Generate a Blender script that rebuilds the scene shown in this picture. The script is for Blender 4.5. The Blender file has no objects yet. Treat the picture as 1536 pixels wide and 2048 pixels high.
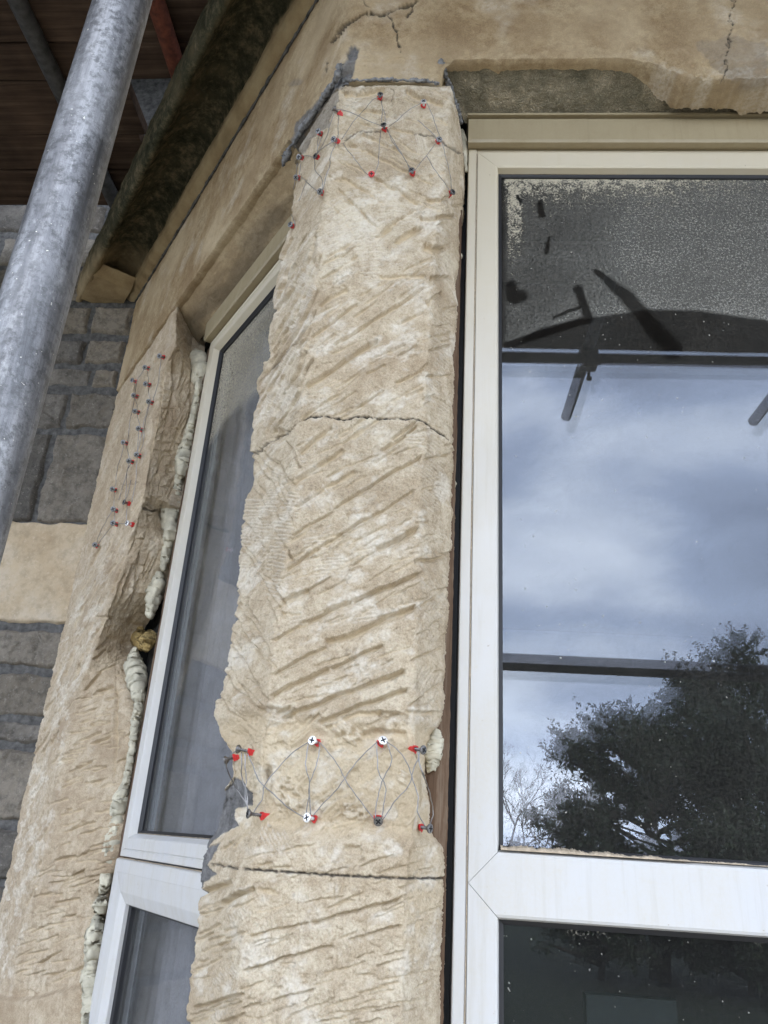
import bpy, math, random
import numpy as np
from mathutils import Vector, Matrix, Euler
random.seed(4)
scene = bpy.context.scene
col = scene.collection
# ------------------------------------------------------------------ camera
D = 1.1          # camera stands 1.1 m in front of the front window frame (plane Y=0)
EYE = 1.55
F = 1540.0       # focal length in photo pixels (photo 1536x2048)
CX, CY = 768.0, 1024.0
def _n(v): v = np.array(v, float); return v/np.linalg.norm(v)
_up = _n([995.-CX, -2556.-CY, F])
_fw = _n(np.array([0, 0, 1.]) - _up*_up[2])
_rt = np.cross(_fw, _up); _rt = -_rt if _rt[0] < 0 else _rt
_t = math.radians(4.3)
M = np.array([_rt*math.cos(_t)-_fw*math.sin(_t), _fw*math.cos(_t)+_rt*math.sin(_t), _up])  # world <- camera
CAMPOS = np.array([0., -D, EYE])
cam_data = bpy.data.cameras.new('camera'); cam = bpy.data.objects.new('camera', cam_data); col.objects.link(cam)
cm = M @ np.array([[1, 0, 0], [0, -1, 0], [0, 0, -1.]])
cam.matrix_world = Matrix([[*cm[0], CAMPOS[0]], [*cm[1], CAMPOS[1]], [*cm[2], CAMPOS[2]], [0, 0, 0, 1]])
cam_data.sensor_fit = 'VERTICAL'; cam_data.sensor_height = 24; cam_data.lens = 24*F/2048
cam_data.clip_start = 0.02; cam_data.clip_end = 500
scene.camera = cam
# ------------------------------------------------------------------ light
SUN_EL, SUN_AZ = 40.0, 200.0     # azimuth clockwise from +Y: the sun stands behind the camera, veiled by cloud
world = bpy.data.worlds.new('World'); scene.world = world; world.use_nodes = True
nt = world.node_tree; nt.nodes.clear()
def wn(t, **k):
    n = nt.nodes.new(t)
    for a, b in k.items(): setattr(n, a, b)
    return n
sky = wn('ShaderNodeTexSky', sky_type='NISHITA', sun_disc=False, sun_elevation=math.radians(SUN_EL), sun_rotation=math.radians(SUN_AZ))
bgs = wn('ShaderNodeBackground'); bgs.inputs[1].default_value = 0.12
nt.links.new(sky.outputs[0], bgs.inputs[0])
tc = wn('ShaderNodeTexCoord'); mp = wn('ShaderNodeMapping'); mp.inputs['Scale'].default_value = (1, 1, 2.6)
nt.links.new(tc.outputs['Generated'], mp.inputs[0])
nz = wn('ShaderNodeTexNoise'); nz.inputs['Scale'].default_value = 3.2; nz.inputs['Detail'].default_value = 5; nz.inputs['Roughness'].default_value = 0.5
nz.inputs['Distortion'].default_value = 0.35
nt.links.new(mp.outputs[0], nz.inputs['Vector'])
rp = wn('ShaderNodeValToRGB'); nt.links.new(nz.outputs[0], rp.inputs[0])
e = rp.color_ramp.elements; e[0].position = .32; e[0].color = (.36, .41, .52, 1); e[1].position = .68; e[1].color = (1.15, 1.2, 1.28, 1)
m_ = rp.color_ramp.elements.new(.5); m_.color = (.58, .66, .82, 1)
sep = wn('ShaderNodeSeparateXYZ'); nt.links.new(tc.outputs['Generated'], sep.inputs[0])
hr = wn('ShaderNodeMapRange'); hr.inputs[1].default_value = 0.0; hr.inputs[2].default_value = 0.2; hr.inputs[3].default_value = 2.1; hr.inputs[4].default_value = 1.0
nt.links.new(sep.outputs[2], hr.inputs[0])
vm = wn('ShaderNodeVectorMath', operation='SCALE'); nt.links.new(rp.outputs[0], vm.inputs[0]); nt.links.new(hr.outputs[0], vm.inputs['Scale'])
bgc = wn('ShaderNodeBackground'); nt.links.new(vm.outputs[0], bgc.inputs[0]); bgc.inputs[1].default_value = 1.55
mxs = wn('ShaderNodeMixShader'); mxs.inputs[0].default_value = 0.88
nt.links.new(bgs.outputs[0], mxs.inputs[1]); nt.links.new(bgc.outputs[0], mxs.inputs[2])
wo = wn('ShaderNodeOutputWorld'); nt.links.new(mxs.outputs[0], wo.inputs[0])
sd = bpy.data.lights.new('sun', 'SUN'); sd.energy = 1.5; sd.angle = math.radians(12); sd.color = (1, .90, .76)
so = bpy.data.objects.new('sun', sd); col.objects.link(so)
so.rotation_euler = Euler((math.radians(90-SUN_EL), 0, math.radians(180-SUN_AZ)+math.pi), 'XYZ')
scene.view_settings.view_transform = 'Standard'; scene.view_settings.look = 'None'
scene.view_settings.exposure = 1.58; scene.view_settings.gamma = 1
scene.cycles.max_bounces = 8; scene.cycles.transparent_max_bounces = 12
# ------------------------------------------------------------------ projection helpers
def R(p): return M @ _n([p[0]-CX, p[1]-CY, F])
def on_plane(p, P, N): r = R(p); t = np.dot(P-CAMPOS, N)/np.dot(r, N); return CAMPOS+r*t
def onY(p, Y): return on_plane(p, np.array([0, Y, 0.]), np.array([0, 1., 0]))
def proj(x, y, z):
    w = np.stack([np.asarray(x, float)-CAMPOS[0], np.asarray(y, float)-CAMPOS[1], np.asarray(z, float)-CAMPOS[2]], 0)
    c = np.tensordot(M.T, w, 1)
    return c[0]/c[2]*F+CX, c[1]/c[2]*F+CY
ZH = 1.310+EYE                       # top of the window heads
DD = np.array([-.59889705, .80082602, 0.]) # direction of the canted bay side, going back to the house wall
NN = np.array([-.80082602, -.59889705, 0.]) # its outward normal
CC = np.array([-.15909566, 0., 0.])   # where the canted frame plane meets the front frame plane
PP = .1                               # stone faces stand 0.1 m in front of the frames
AR = np.array([-.20918, -.1, 0.])     # arris where the two stone faces meet
YW = 1.11                             # house wall plane
ZR = lambda z: z+EYE
# ------------------------------------------------------------------ noise helpers
def lat(seed): return np.random.RandomState(seed).rand(257, 257)
def vnoise(u, v, seed):
    T = lat(seed); iu = np.floor(u).astype(int); iv = np.floor(v).astype(int)
    fu = u-iu; fv = v-iv; fu = fu*fu*(3-2*fu); fv = fv*fv*(3-2*fv)
    a = iu % 256; b = iv % 256; a1 = (a+1) % 256; b1 = (b+1) % 256
    return ((T[a, b]*(1-fu)+T[a1, b]*fu)*(1-fv)+(T[a, b1]*(1-fu)+T[a1, b1]*fu)*fv)*2-1
def fbm(u, v, seed, o=4, g=.5):
    s = 0; a = 1; n = 0
    for k in range(o):
        s = s+a*vnoise(u*2**k+17.3*k, v*2**k+5.1*k, seed+k); n += a; a *= g
    return s/n
def facets(u, v, seed, tilt=.35):
    rs = np.random.RandomState(seed); J = rs.rand(4, 64, 64)
    iu = np.floor(u).astype(int); iv = np.floor(v).astype(int)
    best = np.full(u.shape, 9.); h = np.zeros(u.shape)
    for a in (-1, 0, 1):
        for b in (-1, 0, 1):
            cu = (iu+a) % 64; cv = (iv+b) % 64
            du = u-(iu+a+J[0][cu, cv]); dv = v-(iv+b+J[1][cu, cv]); dd = du*du+dv*dv
            m = dd < best; best = np.where(m, dd, best)
            h = np.where(m, (du*(J[2][cu, cv]-.5)+dv*(J[3][cu, cv]-.5))*2*tilt+(J[2][cv, cu]-.5)*.25, h)
    return h
def sstep(a, b, x): t = np.clip((x-a)/(b-a), 0, 1); return t*t*(3-2*t)
# ------------------------------------------------------------------ materials
MATS = {}
class NB:
    def __init__(s, name):
        s.m = bpy.data.materials.new(name); s.m.use_nodes = True; s.t = s.m.node_tree; s.t.nodes.clear()
        s.out = s.n('ShaderNodeOutputMaterial'); s.bs = s.n('ShaderNodeBsdfPrincipled'); s.l(s.bs.outputs[0], s.out.inputs[0])
        s.tc = s.n('ShaderNodeTexCoord').outputs['Object']; MATS[name] = s.m
    def n(s, t, **k):
        x = s.t.nodes.new(t)
        for a, b in k.items(): setattr(x, a, b)
        return x
    def l(s, a, b): s.t.links.new(a, b)
    def noise(s, sc, det=4, rough=.55, scale3=None, dist=0):
        x = s.n('ShaderNodeTexNoise'); x.inputs['Scale'].default_value = sc; x.inputs['Detail'].default_value = det
        x.inputs['Roughness'].default_value = rough; x.inputs['Distortion'].default_value = dist
        v = s.tc
        if scale3:
            mp = s.n('ShaderNodeMapping'); mp.inputs['Scale'].default_value = scale3; s.l(v, mp.inputs[0]); v = mp.outputs[0]
        s.l(v, x.inputs['Vector']); return x.outputs[0]
    def ramp(s, fac, stops):
        r = s.n('ShaderNodeValToRGB'); s.l(fac, r.inputs[0]); el = r.color_ramp.elements
        while len(el) < len(stops): el.new(.5)
        for e_, (p, c) in zip(el, stops):
            e_.position = p; e_.color = (*c, 1) if hasattr(c, '__len__') else (c, c, c, 1)
        return r.outputs[0]
    def mix(s, f, a, b, bt='MIX'):
        x = s.n('ShaderNodeMix', data_type='RGBA', blend_type=bt); x.clamp_factor = True
        for i, v in ((0, f), (6, a), (7, b)):
            if isinstance(v, (int, float)): x.inputs[i].default_value = v
            elif isinstance(v, tuple): x.inputs[i].default_value = (*v, 1)
            else: s.l(v, x.inputs[i])
        return x.outputs[2]
    def math(s, op, a, b=0., c=0.):
        x = s.n('ShaderNodeMath', operation=op)
        for i, v in enumerate((a, b, c)):
            if isinstance(v, (int, float)): x.inputs[i].default_value = v
            else: s.l(v, x.inputs[i])
        return x.outputs[0]
    def attr(s, name):
        a = s.n('ShaderNodeAttribute', attribute_name=name); sp = s.n('ShaderNodeSeparateColor'); s.l(a.outputs['Color'], sp.inputs[0])
        return sp.outputs[0], sp.outputs[1], sp.outputs[2], a.outputs['Alpha']
    def bump(s, h, dist, strength=1., prev=None):
        b = s.n('ShaderNodeBump'); b.inputs['Distance'].default_value = dist; b.inputs['Strength'].default_value = strength
        s.l(h, b.inputs['Height'])
        if prev is not None: s.l(prev, b.inputs['Normal'])
        s.l(b.outputs[0], s.bs.inputs['Normal']); return b.outputs[0]
    def set(s, **k):
        for a, v in k.items():
            i = s.bs.inputs[a.replace('_', ' ')]
            if hasattr(v, 'is_linked') or isinstance(v, bpy.types.NodeSocket): s.l(v, i)
            elif isinstance(v, tuple): i.default_value = (*v, 1)
            else: i.default_value = v
        return s.m
def stone_mat(name, c0, c1, c2, grain=420, bumpd=.0016, scuff=(.78, .72, .61), fresh=(.68, .555, .37), grey=(.20, .195, .19)):
    b = NB(name); r, g, bl, al = b.attr('tint')
    base = b.ramp(b.noise(9, 5, .6), [(.3, c0), (.5, c1), (.72, c2)])
    base = b.mix(b.ramp(b.noise(55, 5, .7), [(.42, 0.), (.62, .75)]), base, c0)
    gr = b.noise(grain, 3, .8); base = b.mix(.55, base, b.ramp(gr, [(.33, .30), (.5, .5), (.68, .68)]), 'OVERLAY')
    base = b.mix(b.ramp(b.noise(170, 3, .7), [(.70, 0.), (.80, .5)]), base, tuple(x*.45 for x in c0))
    base = b.mix(r, base, fresh); 
    sc = b.math('MULTIPLY', g, b.ramp(b.noise(150, 4, .7), [(.35, .25), (.6, 1.)]))
    base = b.mix(sc, base, scuff)
    gcol = b.ramp(b.noise(60, 6, .75), [(.35, tuple(x*.55 for x in grey)), (.55, grey), (.75, tuple(x*1.7 for x in grey))])
    base = b.mix(bl, base, gcol)
    base = b.mix(al, base, (.035, .032, .03))
    b.bump(b.noise(160, 6, .75), bumpd, 1.)
    return b.set(Base_Color=base, Roughness=.92, Specular_IOR_Level=.15)
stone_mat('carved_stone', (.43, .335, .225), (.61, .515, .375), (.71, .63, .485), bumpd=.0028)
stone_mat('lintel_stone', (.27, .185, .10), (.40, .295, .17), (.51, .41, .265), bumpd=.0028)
stone_mat('jamb_stone', (.40, .305, .205), (.55, .45, .32), (.66, .57, .43), bumpd=.003)
def crust_mat():
    b = NB('grey_crust'); v = b.n('ShaderNodeTexVoronoi', feature='DISTANCE_TO_EDGE'); v.inputs['Scale'].default_value = 120
    mp = b.n('ShaderNodeMixRGB'); mp.inputs[0].default_value = .06; b.l(b.tc, mp.inputs[1]); nn = b.n('ShaderNodeTexNoise'); nn.inputs['Scale'].default_value = 60; b.l(b.tc, nn.inputs[0]); b.l(nn.outputs[1], mp.inputs[2]); b.l(mp.outputs[0], v.inputs['Vector'])
    big = b.noise(22, 5, .7); fine = b.noise(260, 5, .7)
    c = b.ramp(big, [(.3, (.15, .135, .09)), (.5, (.27, .235, .16)), (.7, (.46, .39, .27))])
    c = b.mix(b.ramp(v.outputs[0], [(.0, .5), (.07, 0.)]), c, (.055, .05, .035))
    c = b.mix(b.ramp(fine, [(.55, 0.), (.7, .5)]), c, (.38, .33, .22))
    h = b.math('ADD', b.math('MULTIPLY', b.ramp(v.outputs[0], [(0., 0.), (.2, 1.)]), .5), b.math('ADD', b.noise(90, 5, .7), b.math('MULTIPLY', fine, .4)))
    r_, g_, bl_, al_ = b.attr('tint'); c = b.mix(r_, c, b.mix(b.ramp(big, [(.4, 0.), (.6, 1.)]), (.22, .20, .15), (.42, .35, .23)))
    b.bump(h, .0035, 1.); b.set(Base_Color=c, Roughness=.9, Specular_IOR_Level=.15)
crust_mat()
def simple(name, c, rough=.5, metal=0., var=.12, sc=40, bump=0., bsc=200, spec=.5):
    b = NB(name); cc = b.ramp(b.noise(sc, 5, .6), [(.3, tuple(x*(1-var) for x in c)), (.7, tuple(min(1, x*(1+var)) for x in c))])
    if bump: b.bump(b.noise(bsc, 4, .6), bump)
    return b.set(Base_Color=cc, Roughness=rough, Metallic=metal, Specular_IOR_Level=spec)
def upvc(name, base, dust, dust_amt):
    b = NB(name)
    f = b.ramp(b.noise(7, 6, .65, (1, 1, .5)), [(.38, 0.), (.62, 1.)])
    f2 = b.ramp(b.noise(240, 4, .7), [(.35, .5), (.7, 1.)])
    c = b.mix(b.math('MULTIPLY', b.math('MULTIPLY', f, f2), dust_amt), base, dust)
    c = b.mix(b.ramp(b.noise(1, 5, .7, (70, 70, 4)), [(.52, 0.), (.70, .35)]), c, tuple(x*.8 for x in dust)); c = b.mix(b.ramp(b.noise(45, 6, .8), [(.56, 0.), (.70, .45)]), c, dust)
    sx = b.n('ShaderNodeSeparateXYZ'); b.l(b.tc, sx.inputs[0]); mr = b.n('ShaderNodeMapRange'); b.l(b.math('ADD', sx.outputs[2], b.math('MULTIPLY', b.noise(9, 5, .7), .5)), mr.inputs[0])
    mr.inputs[1].default_value = 1.0; mr.inputs[2].default_value = 2.5; mr.inputs[4].default_value = .95
    if name == 'upvc': c = b.mix(mr.outputs[0], c, (.60, .52, .36))
    c = b.mix(b.ramp(b.noise(120, 2, .5), [(.74, 0.), (.78, .7)]), c, (.35, .28, .19))
    return b.set(Base_Color=c, Roughness=b.ramp(f, [(0., .28), (1., .6)]), Specular_IOR_Level=.45)
upvc('upvc', (.61, .61, .61), (.58, .54, .45), .6)
upvc('upvc_dusty', (.66, .60, .46), (.54, .44, .27), .9)
upvc('upvc_trim', (.36, .30, .19), (.30, .24, .14), .8)
simple('gasket', (.012, .012, .014), .5)
simple('dust', (.50, .415, .31), .95, var=.3, sc=150, bump=.002, bsc=300, spec=.1)
simple('foam', (.58, .54, .42), .8, var=.3, sc=30, bump=.001, bsc=90, spec=.25)
simple('old_foam', (.42, .30, .12), .85, var=.5, sc=60, bump=.004, bsc=110)
simple('wire_steel', (.30, .29, .28), .35, 1., .3, 80)
simple('screw_steel', (.22, .215, .21), .42, 1., .4, 300)
simple('screw_glint', (.74, .73, .71), .3, .6, .08, 300)  # glint of some heads put into a paler base colour
simple('slot', (.01, .01, .01), .8)
simple('plug_red', (.62, .03, .03), .45, 0., .3, 300)
simple('rust_tube', (.12, .032, .016), .8, .0, .5, 60, .0006)
simple('old_tube', (.09, .09, .09), .65, .6, .4, 40, .0004)
simple('mortar', (.12, .118, .115), .95, 0, .5, 45, .004, 120, .1)
simple('rendered_mortar', (.25, .25, .25), .95, 0, .5, 90, .005, 130, .1)
simple('interior', (.05, .05, .048), .9)
simple('dark_item', (.03, .05, .05), .5)
simple('curtain', (.40, .405, .40), .9, 0, .15, 20)
simple('bark', (.05, .04, .03), .9, 0, .3, 20)
simple('coupler', (.12, .11, .10), .5, .8, .4, 80)
def wood(name, c0, c1, c2, sx=(2.2, 60, 60), wet=.6):
    b = NB(name); g = b.noise(1, 8, .7, sx, .4); c = b.ramp(g, [(.28, c0), (.5, c1), (.72, c2)])
    c = b.mix(b.ramp(b.noise(5, 4, .6), [(.35, .0), (.65, wet)]), c, tuple(x*.4 for x in c0))
    b.bump(g, .0015); return b.set(Base_Color=c, Roughness=.88, Specular_IOR_Level=.2)
wood('deck_wood', (.035, .022, .016), (.085, .055, .038), (.15, .105, .075))
wood('timber_frame', (.07, .035, .02), (.17, .11, .07), (.33, .26, .19), (90, 90, 3.), .45)
def galv():
    b = NB('galvanised'); a = b.noise(1, 6, .7, (55, 55, 3.5), .3); s2 = b.noise(140, 5, .75); s3 = b.noise(14, 5, .7)
    c = b.ramp(a, [(.3, (.07, .072, .075)), (.48, (.19, .19, .195)), (.68, (.38, .38, .38))])
    c = b.mix(b.ramp(s2, [(.40, .85), (.54, 0.)]), c, (.10, .10, .10)); c = b.mix(b.ramp(b.noise(60, 6, .8, (1, 1, .6)), [(.54, 0.), (.66, .4)]), c, (.48, .48, .47))
    c = b.mix(b.ramp(s3, [(.5, 0.), (.7, .25)]), c, (.5, .5, .5))
    c = b.mix(b.ramp(b.noise(300, 2, .5), [(.72, 0.), (.76, .9)]), c, (.75, .72, .62))
    b.bump(b.math('ADD', s2, a), .0006); b.set(Base_Color=c, Metallic=.75, Roughness=b.ramp(s3, [(.3, .36), (.7, .52)]))
galv()
def cornice_mat():
    b = NB('mossy_stone'); r, g, bl, al = b.attr('tint')
    st = b.ramp(b.noise(12, 5, .6), [(.3, (.26, .19, .11)), (.5, (.38, .29, .17)), (.7, (.46, .37, .23))])
    moss = b.ramp(b.noise(28, 6, .75), [(.32, (.012, .015, .008)), (.5, (.055, .052, .032)), (.7, (.18, .145, .09))])
    f = b.math('MULTIPLY', r, b.ramp(b.noise(7, 6, .7), [(.30, .55), (.45, 1.)]))
    c = b.mix(f, st, moss); c = b.mix(bl, c, (.02, .02, .018))
    b.bump(b.noise(110, 6, .7), .003); b.set(Base_Color=c, Roughness=.95, Specular_IOR_Level=.1)
cornice_mat()
def wall_mat(name, cs, mott=.5):
    b = NB(name); a = b.ramp(b.noise(6, 6, .65), [(.3, cs[0]), (.5, cs[1]), (.7, cs[2])])
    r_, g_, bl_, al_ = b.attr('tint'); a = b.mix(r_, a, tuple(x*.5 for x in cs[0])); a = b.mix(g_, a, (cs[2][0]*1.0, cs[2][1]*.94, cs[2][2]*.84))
    a = b.mix(b.ramp(b.noise(38, 6, .75), [(.36, mott), (.55, 0.)]), a, tuple(x*.4 for x in cs[0]))
    a = b.mix(b.ramp(b.noise(90, 6, .8), [(.56, 0.), (.66, mott)]), a, tuple(min(1, x*1.4) for x in cs[2]))
    b.bump(b.noise(55, 8, .75), .008); return b.set(Base_Color=a, Roughness=.93, Specular_IOR_Level=.15)
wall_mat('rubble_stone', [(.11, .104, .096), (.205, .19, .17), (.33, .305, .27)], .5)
wall_mat('ashlar_stone', [(.47, .36, .235), (.55, .445, .31), (.60, .52, .41)], .3)
MATS['ashlar_stone'].node_tree.nodes  # keeps its own gentle relief
for n_ in MATS['ashlar_stone'].node_tree.nodes:
    if n_.type == 'BUMP': n_.inputs['Distance'].default_value = .002
def ground_mat():
    b = NB('lawn'); c = b.ramp(b.noise(3, 6, .7), [(.3, (.010, .016, .006)), (.7, (.03, .042, .014))]); b.bump(b.noise(60, 5), .03); b.set(Base_Color=c, Roughness=1.)
ground_mat()
def bounce_mat():
    b = NB('reflector'); k = b.n('ShaderNodeTexBrick'); k.inputs['Scale'].default_value = 1.6; k.inputs['Mortar Size'].default_value = .008; b.l(b.tc, k.inputs[0])
    k.inputs[1].default_value = (.40, .355, .28, 1); k.inputs[2].default_value = (.36, .32, .25, 1); k.inputs[3].default_value = (.2, .18, .14, 1)
    b.bump(b.noise(30, 6), .003); b.set(Base_Color=k.outputs[0], Roughness=.95)
bounce_mat()
def leaf_mat():
    b = NB('leaf'); c = b.ramp(b.noise(4, 3), [(.3, (.015, .03, .012)), (.7, (.06, .085, .035))]); b.set(Base_Color=c, Roughness=.45)
leaf_mat()
def schlick(b, f0):
    g = b.n('ShaderNodeNewGeometry'); d = b.n('ShaderNodeVectorMath', operation='DOT_PRODUCT'); b.l(g.outputs['Normal'], d.inputs[0]); b.l(g.outputs['Incoming'], d.inputs[1])
    c = b.math('ABSOLUTE', d.outputs['Value']); k = b.math('POWER', b.math('SUBTRACT', 1., c), 5.)
    return b.math('MULTIPLY_ADD', k, 1-f0, f0)
def glass_mat(name, ior):
    b = NB(name); b.t.nodes.remove(b.bs)
    r, g, bl, al = b.attr('tint')
    fr = schlick(b, ior)
    gl = b.n('ShaderNodeBsdfGlossy'); gl.inputs['Roughness'].default_value = 0.0; gl.inputs[0].default_value = (.82, .90, 1, 1)
    tr = b.n('ShaderNodeBsdfTransparent'); tr.inputs[0].default_value = (.86, .86, .88, 1)
    m1 = b.n('ShaderNodeMixShader'); b.l(fr, m1.inputs[0]); b.l(tr.outputs[0], m1.inputs[1]); b.l(gl.outputs[0], m1.inputs[2])
    df = b.n('ShaderNodeBsdfDiffuse')
    dn = b.noise(250, 5, .8); dm = b.noise(60, 6, .75)
    # r = thick caked dust, g = thin film, speckled by the noise
    x = b.math('ADD', b.math('MULTIPLY', r, 1.35), b.math('MULTIPLY', b.math('SUBTRACT', b.math('ADD', b.math('MULTIPLY', dn, .6), b.math('MULTIPLY', dm, .4)), .5), 5.0))
    thick = b.math('MULTIPLY', b.ramp(b.math('SUBTRACT', x, .45), [(0., 0.), (.7, .85)]), b.ramp(r, [(0., 0.), (.12, 1.)]))
    thin = b.math('MULTIPLY', g, b.ramp(dn, [(.38, .18), (.64, 1.)]))
    spk = b.ramp(b.noise(170, 2, .4), [(.755, 0.), (.77, .6)])
    f = b.math('MAXIMUM', b.math('MAXIMUM', thick, thin), spk); b.l(f, b.n('ShaderNodeMixShader').inputs[0])
    mx = [n for n in b.t.nodes if n.type == 'MIX_SHADER'][-1]
    b.l(b.mix(thick, b.mix(bl, (.37, .36, .32), (.56, .50, .38)), (.56, .50, .37)), df.inputs[0])
    b.l(m1.outputs[0], mx.inputs[1]); b.l(df.outputs[0], mx.inputs[2]); b.l(mx.outputs[0], b.out.inputs[0])
glass_mat('glass', .062); glass_mat('side_glass', .03)
def glass2():
    b = NB('inner_glass'); b.t.nodes.remove(b.bs)
    fr = schlick(b, .075)
    gl = b.n('ShaderNodeBsdfGlossy'); gl.inputs['Roughness'].default_value = 0.0; gl.inputs[0].default_value = (.90, .95, 1, 1)
    tr = b.n('ShaderNodeBsdfTransparent'); tr.inputs[0].default_value = (.88, .88, .89, 1)
    m1 = b.n('ShaderNodeMixShader'); b.l(fr, m1.inputs[0]); b.l(tr.outputs[0], m1.inputs[1]); b.l(gl.outputs[0], m1.inputs[2]); b.l(m1.outputs[0], b.out.inputs[0])
glass2()
# ------------------------------------------------------------------ object helpers
WL = {}
def tag(o, label=None, cat=None, group=None, kind=None):
    for k, v in (('label', label), ('category', cat), ('group', group), ('kind', kind)):
        if v: o[k] = v
    return o
def empty(name, loc, label, cat, group=None, kind=None):
    o = bpy.data.objects.new(name, None); col.objects.link(o); o.location = Vector(loc); o.empty_display_size = .02
    WL[o] = Vector(loc); return tag(o, label, cat, group, kind)
def obj(name, V, Fc, mat, parent=None, smooth=True, tint=None, loc=None):
    V = np.asarray(V, dtype=np.float64).reshape(-1, 3)
    if loc is None: loc = WL[parent] if parent else Vector(V.mean(0))
    base = Vector(loc); V = V-np.array(base)
    me = bpy.data.meshes.new(name)
    if isinstance(Fc, np.ndarray) and Fc.ndim == 2:
        nf, k = Fc.shape; me.vertices.add(len(V)); me.vertices.foreach_set('co', V.astype(np.float32).ravel())
        me.loops.add(nf*k); me.loops.foreach_set('vertex_index', Fc.astype(np.int32).ravel())
        me.polygons.add(nf); me.polygons.foreach_set('loop_start', (np.arange(nf)*k).astype(np.int32)); me.polygons.foreach_set('loop_total', np.full(nf, k, np.int32))
        me.update(calc_edges=True)
    else:
        me.from_pydata([tuple(v) for v in V], [], [tuple(int(i) for i in f) for f in Fc])
    me.polygons.foreach_set('use_smooth', np.full(len(me.polygons), bool(smooth)))
    if tint is not None:
        a = me.color_attributes.new('tint', 'FLOAT_COLOR', 'POINT'); a.data.foreach_set('color', np.asarray(tint, np.float32).ravel())
    me.materials.append(MATS[mat]); me.update()
    o = bpy.data.objects.new(name, me); col.objects.link(o)
    if parent: o.parent = parent; o.location = base-WL[parent]
    else: o.location = base
    WL[o] = base
    return o
def gridF(r, c, flip=False):
    i = np.arange(r-1)[:, None]*c+np.arange(c-1)[None, :]
    q = np.stack([i, i+1, i+c+1, i+c], -1).reshape(-1, 4)
    return q[:, ::-1].copy() if flip else q
class MB:
    def __init__(s): s.v = []; s.f = []
    def add(s, V, Fc):
        k = len(s.v); s.v += [tuple(map(float, v)) for v in V]; s.f += [tuple(int(i)+k for i in f) for f in Fc]; return s
    def box(s, O, A, B, C):  # origin corner + three edge vectors
        O, A, B, C = (np.array(x, float) for x in (O, A, B, C))
        V = [O, O+A, O+A+B, O+B, O+C, O+A+C, O+A+B+C, O+B+C]
        Fc = [(0, 3, 2, 1), (4, 5, 6, 7), (0, 1, 5, 4), (1, 2, 6, 5), (2, 3, 7, 6), (3, 0, 4, 7)]
        if np.dot(np.cross(A, B), C) < 0: Fc = [f[::-1] for f in Fc]
        return s.add(V, Fc)
    def tube(s, pts, r, n=10, cap=True, ring=None):
        pts = [np.array(p, float) for p in pts]; k0 = len(s.v); V = []; ref = None
        for i, p in enumerate(pts):
            t = pts[min(i+1, len(pts)-1)]-pts[max(i-1, 0)]; t /= np.linalg.norm(t)+1e-12
            if ref is None: ref = np.array([0, 0, 1.]) if abs(t[2]) < .9 else np.array([1., 0, 0])
            a = np.cross(t, ref); a /= np.linalg.norm(a); b = np.cross(a, t); ref = b
            rr = r[i] if hasattr(r, '__len__') else r
            for j in range(n):
                th = 2*math.pi*j/n; q = rr*(ring[i][j] if ring is not None else 1)
                V.append(p+(a*math.cos(th)+b*math.sin(th))*q)
        Fc = [(i*n+j, i*n+(j+1) % n, (i+1)*n+(j+1) % n, (i+1)*n+j) for i in range(len(pts)-1) for j in range(n)]
        if cap: Fc += [tuple(range(n))[::-1], tuple((len(pts)-1)*n+j for j in range(n))]
        return s.add(V, Fc)
    def build(s, name, mat, parent=None, smooth=False, loc=None): return obj(name, s.v, s.f, mat, parent, smooth, loc=loc)
def interp(curve, y):
    c = np.array(sorted(curve)); return np.interp(y, c[:, 0], c[:, 1])
def solve_line(O, dirv, curve, z, u0=0.):
    """u so that the point O+u*dirv at height z projects on the curve px=f(py)"""
    u = np.full(z.shape, float(u0))
    def g(u):
        px, py = proj(O[0]+dirv[0]*u, O[1]+dirv[1]*u, z); return px-interp(curve, py)
    for _ in range(12):
        a = g(u); b = (g(u+1e-4)-a)/1e-4; u = u-np.clip(a/b, -.1, .1)
    return u
def cxy(lst): return [(y, x) for x, y in lst]
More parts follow.
